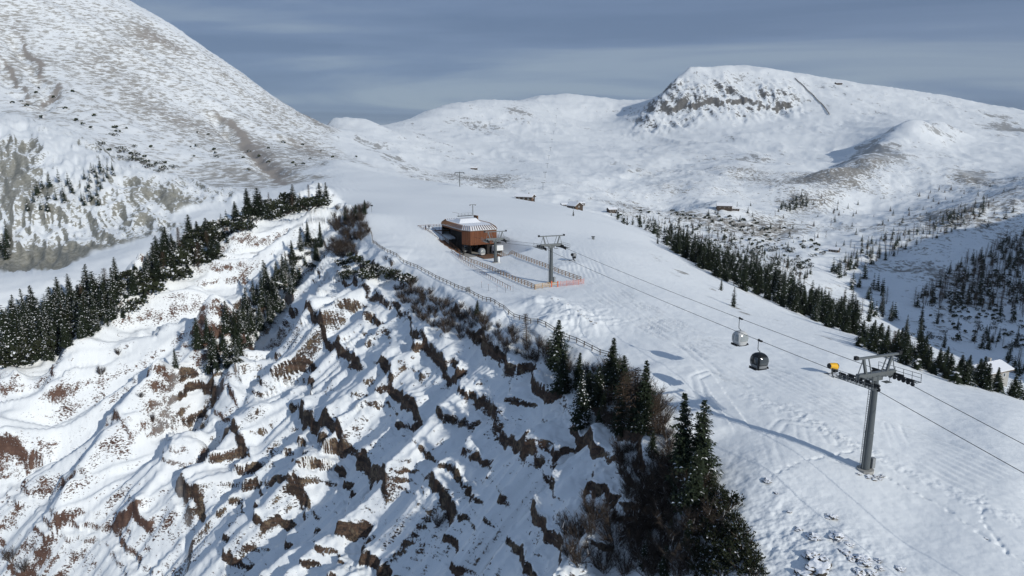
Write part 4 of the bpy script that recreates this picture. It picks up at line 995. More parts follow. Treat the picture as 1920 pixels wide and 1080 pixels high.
LANG = R(20.0); LD = Vector((-math.sin(LANG), math.cos(LANG), 0)); LR_ = Vector((math.cos(LANG), math.sin(LANG), 0))
def empty(name, loc, rz=0.0): return link(name, None, None, loc, rz)
BOXES = {}
def unit_box(mat):
    if mat.name not in BOXES:
        mb = MB(); mb.box((0, 0, 0), (1, 1, 1)); BOXES[mat.name] = mb.mesh('box_'+mat.name, mat)
    return BOXES[mat.name]
def boxpart(name, c, s, mat, parent, rot=None):
    """a plain piece (board, post, rail, panel) that shares one mesh per material"""
    o = link(name, unit_box(mat), parent); o.location = c; o.scale = s
    if rot is not None: o.rotation_euler = rot
    return o
def barpart(name, p0, p1, w, h, mat, parent):
    p0 = Vector(p0); p1 = Vector(p1); d = p1-p0; L = d.length
    o = link(name, unit_box(mat), parent); o.location = (p0+p1)/2; o.scale = (L, w, h)
    o.rotation_euler = (0, -math.asin(max(-1, min(1, d.z/L))), math.atan2(d.y, d.x)); return o

# ------------------------------------------------------------------ gondola pylons
def wheel(mb, c, r, t, n=12, mi=0):
    """sheave lying in the line's vertical plane, axis along x"""
    c = Vector(c); i = len(mb.v)
    prof = ((-.5, .82), (-.5, 1), (-.2, .9), (.2, .9), (.5, 1), (.5, .82))
    for sx, sr in prof:
        for j in range(n):
            a = 2*math.pi*j/n; mb.v.append((c.x+sx*t, c.y+math.cos(a)*r*sr, c.z+math.sin(a)*r*sr))
    for k in range(len(prof)-1):
        for j in range(n): mb.f.append((i+k*n+j, i+k*n+(j+1) % n, i+(k+1)*n+(j+1) % n, i+(k+1)*n+j)); mb.m.append(mi)
    mb.f.append(tuple(i+j for j in reversed(range(n)))); mb.m.append(mi)
    mb.f.append(tuple(i+(len(prof)-1)*n+j for j in range(n))); mb.m.append(mi)
SHEAVE = MB(); wheel(SHEAVE, (0, 0, 0), .24, .14); SHEAVE_ME = SHEAVE.mesh('sheave', M_DARK)
def pylon(loc, h, label, gauge=5.2, train=6.2, nsh=10, lean=0.0, slope=0.0, r0=.50, r1=.37, ladder=True):
    root = empty('lift_pylon', loc, LANG); root.rotation_euler = (lean, 0, LANG); tag(root, label, 'lift pylon', 'gondola lift pylons')
    mb = MB(); mb.tube([(0, 0, -1.0), (0, 0, h*.38), (0, 0, h*.40), (0, 0, h*.40), (0, 0, h*.42), (0, 0, h)], [r0, r0*.9+r1*.1, r0*.87+r1*.13, r0*.95+r1*.13, r0*.95+r1*.13-.06, r1], 20)
    link('pole', mb.mesh('pole', M_POLE, False), root)
    mb = MB(); mb.tube([(0, 0, -1.2), (0, 0, .18)], [r0+.55, r0+.5], 10); link('footing', mb.mesh('footing', M_CONC), root)
    mb = MB(); mb.box((r0+.28, -.25, .95), (.45, .5, 1.3)); link('control_box', mb.mesh('control_box', M_GREY), root)
    if ladder:
        mb = MB()
        for s in (-.2, .2): mb.bar((-r0-.22, s, .4), (-r1-.25, s, h), .05, .05)
        n = int(h/.32)
        for k in range(n): t = (k+1)/(n+1); mb.bar((-r0-.22-(r1-r0+.03)*t, -.2, .4+(h-.4)*t), (-r0-.22-(r1-r0+.03)*t, .2, .4+(h-.4)*t), .035, .035)
        link('ladder', mb.mesh('ladder', M_STEEL), root)
    g = gauge/2
    mb = MB(); mb.box((0, 0, h+.05), (gauge+.5, .55, .62)); mb.box((0, 0, h-.35), (1.5, .7, .5)); link('crossarm', mb.mesh('crossarm', M_STEEL), root)
    # lifting gantry above the arm
    fr = empty('gantry', (0, 0, 0)); fr.parent = root
    top = h+2.3
    for s in (-1, 1):
        barpart('upright', (s*g*.62, 0, h+.3), (s*g*.86, 0, top), .26, .26, M_STEEL, fr)
        barpart('brace', (s*g*.3, 0, h+.3), (s*g*.55, 0, top-.1), .10, .10, M_STEEL, fr)
        boxpart('hoist', (s*(g+.75), 0, top+.12), (.42, .38, .42), M_DARK, fr)
        barpart('stay', (s*g*.86, 0, top-.1), (s*(g+.2), 0, h+.4), .08, .08, M_STEEL, fr)
    barpart('top_beam', (-g-.95, 0, top), (g+.95, 0, top), .28, .24, M_STEEL, fr)
    for s in (-1, 1):
        tr = empty('sheave_train', (s*g, 0, h-.12), 0); tr.parent = root; tr.rotation_euler = (slope, 0, 0)
        mb = MB(); L = train
        mb.box((0, 0, -.30), (.16, L*.92, .16)); mb.box((0, 0, .10), (.14, L*.5, .18))
        for k in range(5): mb.box((0, (k-2)*L*.2, -.12), (.20, L*.15, .20))
        link('beam', mb.mesh('train_beam', M_DARK), tr)
        for k in range(nsh):
            t = (k+.5)/nsh-.5; o = link('sheave', SHEAVE_ME, tr); o.location = (0, t*L, -.42-.55*(2*t)**2*.35)
        mb = MB()                              # walkway with rungs and railings, outside the train
        ox = s*.72
        for e_ in (-.33, .33): mb.box((ox+e_, 0, -.42), (.06, L*.98, .09))
        for k in range(int(L/.42)): mb.box((ox, -L*.48+k*.42, -.41), (.62, .15, .035))
        link('walkway', mb.mesh('walkway', M_STEEL), tr)
        mb = MB()
        for k in range(6): mb.box((ox+s*.34, -L*.48+k*L*.192, .08), (.045, .045, .95))
        for zz in (.1, .55): mb.box((ox+s*.34, 0, zz), (.045, L*.98, .045))
        link('railing', mb.mesh('walk_railing', M_STEEL), tr)
        mb = MB(); mb.box((-s*.25, 0, .25), (.6, .30, .5)); link('bracket', mb.mesh('bracket', M_STEEL), tr)
    mb = MB()                                  # service platform round the head
    for a in (-1, 1):
        mb.box((a*.95, -.75, h-.75), (.9, .7, .05)); mb.box((a*1.38, -.75, h-.25), (.04, .04, 1.0)); mb.box((a*.95, -1.1, h-.25), (.04, .04, 1.0)); mb.box((a*.95, -1.1, h+.22), (.9, .04, .04))
    link('platform', mb.mesh('platform', M_STEEL), root)
    return root
q1 = hit(1622, 881, 55, 200); q2 = hit(1033, 531, 120, 300); q3 = hit(929, 492, 150, 320)
H1, H2, H3 = 12.2, 9.6, 7.0
pylon(q1, H1, 'tall grey lift pylon in the foreground on the open ski run', slope=-.05)
pylon(q2, H2, 'grey lift pylon at the lower end of the fenced station yard', slope=-.02)
pylon(q3, H3, 'short grey lift pylon right in front of the rust-coloured station', slope=.0, train=5.0, nsh=8, r0=.5, r1=.42, ladder=False)
bx = empty('pole_padding', (q3[0]+.95, q3[1]-.3, q3[2])); tag(bx, 'white padding standing against the foot of the short pylon', 'padding')
mb = MB(); mb.tube([(0, 0, -.3), (0, 0, 1.7), (0, 0, 1.9)], [.42, .36, .2], 10); link('pad', mb.mesh('pad', M_WHITE, True), bx)
# dark earth and stones round the foot of the foreground pylon
def stone_mesh(seed, n=3, flat=.6):
    bm = bmesh.new(); bmesh.ops.create_icosphere(bm, subdivisions=n, radius=1.0); r = random.Random(seed); off = [r.uniform(-9, 9) for _ in range(3)]
    from mathutils import noise as mn
    for v in bm.verts:
        p = v.co*1.3+Vector(off); k = 1+.42*mn.noise(p)+.25*mn.noise(p*2.7)+.12*mn.noise(p*6)
        c = mn.cell(p*1.6); v.co *= k*(.86+.2*c); v.co.z *= flat
    me = bpy.data.meshes.new('stone'); bm.to_mesh(me); bm.free(); me.materials.append(M_STONE); return me
STONES = [stone_mesh(i, 3 if i < 4 else 2) for i in range(6)]
for i, (dx, dy, s) in enumerate(((-1.2, -.9, .35), (-.3, -1.3, .5), (.7, -1.2, .45), (1.5, -1.1, .4), (.2, -1.7, .35), (1.0, -1.7, .25))):
    x, y = q1[0]+dx, q1[1]+dy; o = link('stone', STONES[i % 6], None, (x, y, ground(x, y)), i*1.3); o.scale = (s*1.3, s, s*.7)
    tag(o, 'dark stone lying in the trampled snow at the foreground pylon foot', 'stone', 'stones at the pylon foot')
# low heather hummocks at the bottom right
HUM = [(1560,970,.62),(1525,1008,.75),(1572,1008,.95),(1592,1022,.45),(1584,1037,.6),(1596,1049,.55),(1521,1042,.85),(1543,1048,.65),(1536,1068,1.25),(1617,1048,.8),(1497,994,.5),(1647,1052,.4),(1622,1058,.6),(1438,902,.6),(1650,1066,.45),(1688,1068,.5),(1508,1080,.9),(1612,1075,.7),(1632,1075,.6),(1456,925,.3),(1850,1010,.22),(1480,960,.3)]
for i, (px, py, s) in enumerate(HUM):
    q = hit(px, py, 40, 120)
    o = link('heather_hummock', STONES[i % 4], None, (q[0], q[1], q[2]+.12*s), i*2.1); o.scale = (s*1.15, s*1.0, s*.72)
    tag(o, 'dark heather hummock capped with snow at the bottom right of the run', 'hummock', 'heather hummocks')
for i, (px, py) in enumerate(((1078,578),(1083,583),(1088,590),(1095,593),(1101,597),(1108,602),(1113,608),(1117,606),(1063,571),(1046,562),(1035,560))):
    q = hit(px, py, 100, 200); s = .22+.1*(i % 3)
    o = link('stone', STONES[4+i % 2], None, q, i*1.7); o.scale = (s, s*.8, s*.8)
    tag(o, 'little brown clod on the snow bank below the yard', 'clod', 'clods on the bank')

# ------------------------------------------------------------------ ropes and cabins
def rope(name, pts, label, r=.035):
    mb = MB(); P = []
    for a, b in zip(pts, pts[1:]):
        a, b = Vector(a), Vector(b); L = (b-a).length; n = max(2, int(L/6))
        for k in range(n):
            t = k/n; P.append(a.lerp(b, t)-Vector((0, 0, .00022*L*L*t*(1-t))))
    P.append(Vector(pts[-1])); mb.tube(P, [r]*len(P), 5)
    tag(link(name, mb.mesh('rope', M_DARK)), label, 'cable', 'haul ropes'); return P
T1, T2, T3 = (Vector(q)+Vector((0, 0, h-.33)) for q, h in ((q1, H1), (q2, H2), (q3, H3)))
g = 2.6
def side(s): return [T1-LD*75+LR_*s*g+Vector((0, 0, -9.0)), T1+LR_*s*g, T2+LR_*s*g, T3+LR_*s*g, T3+LD*14+LR_*s*g+Vector((0, 0, -.6))]
ropeL = rope('haul_rope', side(-1), 'left haul rope of the gondola lift carrying the black cabin')
ropeR = rope('haul_rope', side(1), 'right haul rope of the gondola lift carrying the white cabin')
def along(P, y):
    for a, b in zip(P, P[1:]):
        if a.y <= y <= b.y: return a.lerp(b, (y-a.y)/(b.y-a.y))
    return P[0]
def cab_surf(th, z, off=0.0, sx=1.08, sy=1.12):
    prof = [(0, .70), (.18, .80), (.6, .95), (1.05, 1.0), (1.5, .96), (1.9, .80), (2.15, .55), (2.25, .30)]
    k = np.interp(z, [p[0] for p in prof], [p[1] for p in prof]); c, s = math.cos(th), math.sin(th); e_ = 2/3.4
    x = math.copysign(abs(c)**e_, c)*sx*k; y = math.copysign(abs(s)**e_, s)*sy*k
    n = Vector((x, y, 0)).normalized(); return Vector((x, y, z))+n*off
def cabin(loc, rz, label, body, glass, trim, hang=True, h=1.75, group='gondola cabins'):
    root = empty('gondola_cabin', loc, rz); tag(root, label, 'gondola', group)
    mb = MB(); zs = [0, .09, .18, .4, .6, .85, 1.05, 1.3, 1.5, 1.72, 1.9, 2.05, 2.15, 2.25]; n = 32; i0 = 0
    for z in zs:
        for j in range(n): mb.v.append(tuple(cab_surf(2*math.pi*j/n, z)))
    for k in range(len(zs)-1):
        for j in range(n): mb.f.append((k*n+j, k*n+(j+1) % n, (k+1)*n+(j+1) % n, (k+1)*n+j)); mb.m.append(0)
    mb.f.append(tuple(reversed(range(n)))); mb.m.append(0); mb.f.append(tuple((len(zs)-1)*n+j for j in range(n))); mb.m.append(0)
    link('body', mb.mesh('cabin_body', body, True), root)
    def pane(name, t0, t1, z0, z1, mat, off=.015, nt=6, nzz=6):
        mb = MB(); i = len(mb.v)
        for a in range(nzz+1):
            for b in range(nt+1): mb.v.append(tuple(cab_surf(t0+(t1-t0)*b/nt, z0+(z1-z0)*a/nzz, off)))
        for a in range(nzz):
            for b in range(nt): mb.f.append((a*(nt+1)+b, a*(nt+1)+b+1, (a+1)*(nt+1)+b+1, (a+1)*(nt+1)+b)); mb.m.append(0)
        link(name, mb.mesh(name, mat, True), root)
    for c in range(4):
        m0 = c*math.pi/2
        if c % 2 == 0:                          # long sides with the double door
            pane('window_pane', m0-.62, m0-.05, .78, 1.78, glass); pane('window_pane', m0+.05, m0+.62, .78, 1.78, glass)
            pane('lower_panel', m0-.60, m0+.60, .20, .68, trim)
        else:
            pane('window_pane', m0-.52, m0+.52, .72, 1.80, glass); pane('lower_panel', m0-.55, m0+.55, .20, .62, trim)
    mb = MB()
    for s in (-1, 1):
        mb.box((s*1.02, 0, .12), (.10, 1.5, .30)); mb.box((s*1.12, 0, .02), (.14, 1.4, .06))
    link('ski_rack', mb.mesh('ski_rack', M_DARK), root)
    mb = MB(); mb.box((0, 0, .0), (1.5, 1.6, .12)); link('floor', mb.mesh('cabin_floor', M_DARK), root)
    if hang:
        mb = MB(); mb.tube([(0, 0, 2.2), (0, .02, 2.45), (-.28, .03, 2.62), (-.36, .03, 2.9), (-.36, .03, 2.25+h-.1), (-.1, 0, 2.25+h)], [.07, .07, .065, .06, .055, .05], 8); link('hanger', mb.mesh('hanger', M_STEEL), root)
        mb = MB(); mb.box((-.1, 0, 2.25+h), (.28, .75, .20)); mb.box((-.1, .3, 2.36+h), (.2, .16, .16)); link('grip', mb.mesh('grip', M_DARK), root)
    return root
pb = along(ropeL, 93.5); cabin((pb.x+.1, pb.y, pb.z-2.25-1.75), LANG, 'black gondola cabin hanging from the left rope above the run', M_BLACK, M_GLASS, M_GREY)
pw = along(ropeR, 105.5); cabin((pw.x+.1, pw.y, pw.z-2.25-1.95), LANG, 'white gondola cabin hanging from the right rope above the run', M_PALE, M_PALEGLASS, M_PALE, h=1.95)

# ------------------------------------------------------------------ top station
BETA = R(27); SD = Vector((-math.sin(BETA), math.cos(BETA), 0)); SR = Vector((math.cos(BETA), math.sin(BETA), 0))
F0 = Vector((-14.9, 222, 0)); zb = 3.0
st = empty('lift_station', (F0.x, F0.y, zb), BETA); tag(st, 'rust-coloured lift station with snowy faceted roof on the ridge', 'station')
WB, WT = 3.5, 8.3
plan = [(1.6, 0), (11, 0), (13.2, 6), (13.2, 21), (10.5, 26), (2.2, 26), (0, 21), (0, 3.2)]
def wall(name, a, b, npan, WB=WB):
    a = Vector((*a, 0)); b = Vector((*b, 0)); d = b-a; L = d.length; ang = math.atan2(d.y, d.x)
    mb = MB(); mid_ = (a+b)/2; nrm = Vector((d.y, -d.x, 0)).normalized()
    mb.box((mid_.x-nrm.x*.12, mid_.y-nrm.y*.12, (WB+WT)/2), (L, .16, WT-WB), Matrix.Rotation(ang, 3, 'Z')); w = link(name, mb.mesh(name, M_DARKIN), st)
    for k in range(npan):
        t = (k+.5)/npan; c = a+d*t; boxpart('panel', (c.x, c.y, (WB+WT)/2), (L/npan-.035, .07, WT-WB), M_CORTEN, w, (0, 0, ang))
    return w
names = ['front_wall', 'front_corner_wall', 'right_wall', 'rear_corner_wall', 'rear_wall', 'rear_corner_wall', 'left_wall', 'front_corner_wall']
for i in range(8):
    a, b = plan[i], plan[(i+1) % 8]; L = math.hypot(b[0]-a[0], b[1]-a[1]); wall(names[i], a, b, max(2, int(round(L/1.45))), WT-.75 if i == 6 else WB)
mb = MB(); mb.box((3.2, 12.5, 4.1), (.2, 19, 8.2)); link('recessed_wall', mb.mesh('recessed_wall', M_DARKIN), st)  # recess shaped to shade the open left side, its near-black colour deepening it
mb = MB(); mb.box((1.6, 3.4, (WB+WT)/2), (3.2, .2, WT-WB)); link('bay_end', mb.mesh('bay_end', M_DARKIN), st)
# roof: sloping rim of seamed metal, flat snow field inside
ctr = Vector((6.4, 13, 0))
def inset(p, k): v = Vector((*p, 0))-ctr; return ctr+v*(1-k/v.length*1.0)
roof = empty('roof', (0, 0, 0)); roof.parent = st
mb = MB(); n = 8; o_ = [Vector((*p, WT+.02))+(Vector((*p, 0))-ctr).normalized()*.30 for p in plan]; i_ = [inset(p, 1.9)+Vector((0, 0, WT+1.15)) for p in plan]
for k in range(n): mb.face((o_[k], o_[(k+1) % n], i_[(k+1) % n], i_[k]), 0)
for k in range(n): lo0 = o_[k]-Vector((0, 0, .22)); lo1 = o_[(k+1) % n]-Vector((0, 0, .22)); mb.face((lo0, lo1, o_[(k+1) % n], o_[k]), 1)
mb.face(list(reversed([p-Vector((0, 0, .22)) for p in o_])), 1)
link('sloping_rim', mb.mesh('rim', [M_SNOW, M_ROOF]), roof)
mb = MB(); mb.face(i_, 0)
link('snow_field', mb.mesh('snow_field', M_SNOW), roof)
for k in range(n):
    a0, a1, b0, b1 = o_[k], o_[(k+1) % n], i_[k], i_[(k+1) % n]; m_ = max(2, int((a1-a0).length/.85))
    for j in range(m_):
        t = j/m_; p = a0.lerp(a1, t); q = b0.lerp(b1, t); up_ = Vector((0, 0, .09)); barpart('seam', p+up_, q+up_, .13, .30, M_DECK, roof)
# rooftop service house, railing and mast
ph = empty('roof_house', (6.2, 13.5, WT+1.15)); ph.parent = st
mb = MB(); v = [(-4, -3, 0), (4, -3, 0), (4, 4, 0), (-4, 4, 0), (-2.6, -.8, 1.15), (3.2, -.8, 1.3), (3.4, 3, 1.3), (-2.6, 3, 1.15)]
for f in ((0, 1, 5, 4), (2, 3, 7, 6), (3, 0, 4, 7), (4, 5, 6, 7)): mb.face([v[i] for i in f], 0)
mb.face([v[i] for i in (1, 2, 6, 5)], 1); link('snowy_hood', mb.mesh('hood', [M_SNOW, M_DARKIN]), ph)
mb = MB(); mb.box((3.75, .6, 1.0), (.35, 3.2, 2.1)); link('vent_wall', mb.mesh('vent', M_DECK), ph)
rl = empty('roof_railing', (0, 0, 0)); rl.parent = ph
for k in range(5): boxpart('post', (-2.6+k*1.2, 1.0, 2.4), (.07, .07, 1.2), M_STEEL, rl)
for zz in (2.5, 3.0): boxpart('rail', (-.2, 1.0, zz), (4.9, .06, .06), M_STEEL, rl)
boxpart('grating', (-.2, 1.4, 1.98), (5.2, 1.2, .12), M_DARK, rl)
barpart('crane_arm', (-2.6, 1.0, 3.0), (-4.8, 1.0, 3.5), .14, .14, M_GREY, rl)
ms = empty('mast', (2.6, .6, 1.8)); ms.parent = ph
boxpart('pole', (0, 0, 2.0), (.22, .22, 4.0), M_STEEL, ms); boxpart('yoke', (0, 0, 4.0), (2.0, .16, .16), M_STEEL, ms)
for s in (-1, 1): boxpart('lamp_head', (s*.95, 0, 3.85), (.38, .38, .42), M_GREY, ms)
# lower bay: slab, columns, inner wall, drive housing
sl = MB(); sl.box((5.5, 10, -.9), (11.6, 24, 1.9)); link('floor_slab', sl.mesh('slab', M_CONC), st)
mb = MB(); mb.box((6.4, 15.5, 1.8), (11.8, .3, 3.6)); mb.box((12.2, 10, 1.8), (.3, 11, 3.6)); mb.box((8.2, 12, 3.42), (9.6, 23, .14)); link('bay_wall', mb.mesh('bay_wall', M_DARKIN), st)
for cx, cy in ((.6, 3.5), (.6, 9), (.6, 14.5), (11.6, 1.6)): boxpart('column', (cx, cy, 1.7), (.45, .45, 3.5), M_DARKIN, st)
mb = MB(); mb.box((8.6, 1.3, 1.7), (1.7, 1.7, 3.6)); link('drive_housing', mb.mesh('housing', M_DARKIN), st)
mb = MB(); mb.box((9.8, .3, 1.0), (1.1, .9, 1.9)); link('control_cabinet', mb.mesh('cabinet', M_CONC), st)
mb = MB(); mb.box((10.9, -.9, 2.2), (3.4, 1.6, 1.7)); mb.box((10.9, -.9, 1.0), (2.8, 1.2, .9), None, 1); link('tension_unit', mb.mesh('tension', [M_WHITE, M_DARK]), st)
dk = empty('boarding_deck', (0, 0, 0)); dk.parent = st
for k in range(16): boxpart('plank', (3.4+k*.46, -3.6, .14), (.44, 7.0, .12), M_DECK, dk)
tm = [F0+SR*x+SD*y for x, y in ((4.9, -1.6), (2.6, 6.5), (5.6, 7))]
cabin((tm[0].x, tm[0].y, zb+.35), BETA, 'pale gondola cabin parked at the mouth of the station bay', M_GREY, M_PALEGLASS, M_WHITE, hang=False, group=None)
cabin((tm[1].x, tm[1].y, zb+.35), BETA, 'dark grey gondola cabin in the shade inside the station bay', M_GREY, M_GLASS, M_GREY, hang=False, group=None)
# arrival terrace behind, with railing, and the stair beside the building
zt = 5.6
te = empty('arrival_terrace', (F0.x, F0.y, zb), BETA); tag(te, 'snowy railed terrace behind the lift station', 'terrace')
mb = MB(); mb.box((1.0, 29.5, zt-.3), (11, 8, .6)); link('slab', mb.mesh('terrace_slab', M_DECK), te)
mb = MB(); mb.box((1.0, 29.5, zt+.06), (10.8, 7.8, .12)); link('snow_cover', mb.mesh('terrace_snow', M_SNOW), te)
def railing(parent, a, b, zz, mat=M_DECK, step=1.1, hh=1.1):
    a = Vector((*a, zz[0])); b = Vector((*b, zz[1])); n = max(1, int((b-a).length/step))
    for k in range(n+1): p = a.lerp(b, k/n); boxpart('post', (p.x, p.y, p.z+hh/2), (.09, .09, hh), mat, parent)
    for f in (1.0, .55): barpart('rail', a+Vector((0, 0, hh*f)), b+Vector((0, 0, hh*f)), .07, .09, mat, parent)
for a, b in (((-4.5, 33.4), (6.4, 33.4)), ((-4.5, 33.4), (-4.5, 29.5)), ((-.5, 25.6), (2.0, 25.6)), ((-4.5, 27.8), (-4.5, 25.6))): railing(te, a, b, (zt, zt))
sw = empty('stairway', (F0.x, F0.y, zb), BETA); tag(sw, 'brown stairway running down beside the dark side of the station', 'stairs')
N = 26
for k in range(N):
    t = k/(N-1); boxpart('step', (-2.4+.7*t, 27-24*t, zt-.1-(zt-.4)*t), (2.4, 1.0, .22), M_DECK, sw)
railing(sw, (-3.7, 27.4), (-3.0, 2.0), (zt, .3), M_DECK, 1.3); railing(sw, (-1.2, 27.0), (-.5, 4), (zt, .5), M_DECK, 1.3)
mb = MB(); mb.box((-1.0, 24.6, zt-1.4), (1.6, 2.2, 2.2)); link('white_panel', mb.mesh('white_panel', M_WHITE), sw)

# ------------------------------------------------------------------ people
def person(loc, rz, label, coat, h=1.75):
    me = bpy.data.meshes.new('figure'); k = h/1.75
    V = [(0, 0, .95), (0, .01, 1.2), (0, .01, 1.42), (0, .01, 1.52), (0, .0, 1.64), (.18, .01, 1.40), (.25, .03, 1.14), (.24, -.06, .90), (-.18, .01, 1.40), (-.26, .02, 1.14), (-.25, -.05, .90), (.10, 0, .88), (.11, -.03, .48), (.12, .02, .08), (.13, -.14, .04), (-.10, 0, .88), (-.12, .03, .48), (-.12, .06, .08), (-.13, -.10, .04)]
    E = [(0, 1), (1, 2), (2, 3), (3, 4), (2, 5), (5, 6), (6, 7), (2, 8), (8, 9), (9, 10), (0, 11), (11, 12), (12, 13), (13, 14), (0, 15), (15, 16), (16, 17), (17, 18)]
    rad = [.17, .17, .17, .065, .105, .085, .06, .045, .085, .06, .045, .11, .075, .055, .045, .11, .075, .055, .045]
    me.from_pydata([tuple(c*k for c in v) for v in V], E, []); ob = bpy.data.objects.new('person', me); COL.objects.link(ob)
    sk = ob.modifiers.new('skin', 'SKIN'); ob.modifiers.new('sub', 'SUBSURF').levels = 1
    for v, r_ in zip(me.skin_vertices[0].data, rad): v.radius = (r_*k, r_*k*.85)
    me.skin_vertices[0].data[0].use_root = True
    ob.modifiers['sub'].render_levels = 1; me.materials.append(coat)
    ob.location = loc; ob.rotation_euler = (0, 0, rz); tag(ob, label, 'person')
    mb = MB(); mb.tube([(0, .0, 1.62*k), (0, 0, 1.68*k), (0, 0, 1.76*k), (0, 0, 1.79*k)], [.112*k, .118*k, .085*k, .03*k], 10); link('hat', mb.mesh('hat', M_CLOTH, True), ob)
    mb = MB(); mb.box((0, -.098*k, 1.60*k), (.12*k, .04*k, .13*k)); link('face', mb.mesh('face', M_SKIN), ob)
    return ob
for (lx, ly), lb, ct, rz in (((-3.6, 27.6), 'left of the two dark-clothed people standing on the station terrace', M_CLOTH2, .4), ((-2.2, 28.0), 'right of the two dark-clothed people standing on the station terrace', M_CLOTH, -.6)):
    p = F0+SR*lx+SD*ly; person((p.x, p.y, zb+zt+.12), BETA+rz, lb, ct)

# ------------------------------------------------------------------ fences
def px_line(pts, ymin=60, ymax=400): return [Vector(hit(px, py, ymin, ymax)) for px, py in pts]
def resample(P, step):
    out = [P[0]]; acc = 0
    for a, b in zip(P, P[1:]):
        L = math.hypot(b.x-a.x, b.y-a.y); t = step-acc
        while t <= L: out.append(a.lerp(b, t/L)); t += step
        acc = (acc+L) % step
    return out
def fence(name, P, step, hh, rails, mat, label, pw_=.13, rw=.045, rh=.13, lean=.04, cat='fence', group=None):
    Q = resample(P, step); root = empty(name, (Q[0].x, Q[0].y, ground(Q[0].x, Q[0].y))); tag(root, label, cat, group); o = Vector(root.location)
    W = []
    for p in Q: W.append(Vector((p.x, p.y, ground(p.x, p.y)))-o)
    for p in W: boxpart('post', p+Vector((0, 0, hh/2-.15)), (pw_, pw_, hh+.3), mat, root, (rnd.uniform(-lean, lean), rnd.uniform(-lean, lean), rnd.uniform(0, 1)))
    for a, b in zip(W, W[1:]):
        for f in rails: barpart('rail', a+Vector((0, 0, hh*f+rnd.uniform(-.03, .03))), b+Vector((0, 0, hh*f+rnd.uniform(-.03, .03))), rw, rh, mat, root)
    return root
fence('rim_fence', px_line([(688,424),(697,440),(699,456),(720,470),(742,480),(800,513),(850,538),(900,561),(950,585),(1000,607),(1050,630),(1100,652),(1148,672)], 90, 300), 2.3, 1.05, (.92, .5), M_OLDWOOD, 'long weathered wooden fence along the rim of the cliff', rh=.11, lean=.09)
fence('yard_fence', px_line([(862,483),(900,499),(950,520),(1003,543)], 120, 300), 2.0, 1.25, (.95, .62, .3), M_WOOD, 'brown three-rail fence on the left side of the station yard')
fence('yard_fence', px_line([(914,459),(960,477),(1030,505),(1095,531)], 120, 320), 2.0, 1.25, (.95, .62, .3), M_WOOD, 'brown three-rail fence on the right side of the station yard')
fence('yard_fence', px_line([(1004,543),(1036,538)], 120, 300), 2.0, 1.25, (.95, .72, .5, .27), M_NEWWOOD, 'short pale wooden fence closing the lower end of the yard')
fence('hand_railing', px_line([(846,474),(880,500),(920,524),(960,546)], 120, 300), 1.9, 1.0, (.95,), M_DECK, 'thin brown handrail on the slope left of the yard fence', pw_=.08, rw=.06, rh=.07)
def net(P, label, mat):
    root = empty('safety_net', P[0]); tag(root, label, 'net'); o = P[0]; Q = resample(P, 1.7)
    for p in Q: boxpart('stake', Vector((p.x, p.y, ground(p.x, p.y)))-o+Vector((0, 0, .65)), (.06, .06, 1.6), mat, root)
    mb = MB()
    for a, b in zip(Q, Q[1:]):
        a = Vector((a.x, a.y, ground(a.x, a.y)))-o; b = Vector((b.x, b.y, ground(b.x, b.y)))-o
        for k in range(7): z = Vector((0, 0, .12+k*.18)); mb.bar(a+z, b+z, .02, .03)
        n = 8
        for k in range(n): p = a.lerp(b, (k+.5)/n); mb.bar(p+Vector((0, 0, .1)), p+Vector((0, 0, 1.25)), .02, .02)
    link('mesh', mb.mesh('net', mat), root)
net(px_line([(1050,537),(1072,535),(1096,532)], 120, 300), 'orange-pink safety net between the fences at the lower end of the yard', M_ORANGE)
gt = empty('padded_gate', hit(1040, 538, 120, 300)); tag(gt, 'bright orange padded barrier at the corner of the yard', 'barrier'); 
for s in (-.75, .75): boxpart('pad', (s, 0, .7), (.3, .3, 1.5), M_ORANGE, gt)
boxpart('board', (0, .03, .55), (1.3, .08, .18), M_NEWWOOD, gt); boxpart('board', (0, .03, 1.05), (1.3, .08, .18), M_NEWWOOD, gt)
for i, (px, py) in enumerate(((916,545),(932,548),(948,549),(962,547),(903,540))):
    p = hit(px, py, 100, 300); o = empty('marker_pole', p); tag(o, 'slim pole planted in the snow near the rim', 'pole', 'marker poles by the rim'); boxpart('shaft', (0, 0, .7), (.05, .05, 1.7), M_DARK, o); boxpart('cap', (0, 0, 1.52), (.09, .09, .08), M_ORANGE, o)
p = hit(697, 398, 150, 340); o = empty('signpost', p); tag(o, 'signpost standing by the spruces at the top of the cliff', 'sign')
boxpart('post', (0, 0, 1.3), (.10, .10, 3.0), M_STEEL, o); boxpart('board', (.1, 0, 2.7), (.9, .06, .6), M_DARK, o)
p = hit(878, 548, 100, 300); o = empty('info_board', p); tag(o, 'small grey notice board at the rim fence', 'sign')
boxpart('board', (0, 0, .8), (.9, .08, 1.1), M_GREY, o); boxpart('post', (0, .06, .5), (.1, .1, 1.2), M_OLDWOOD, o)

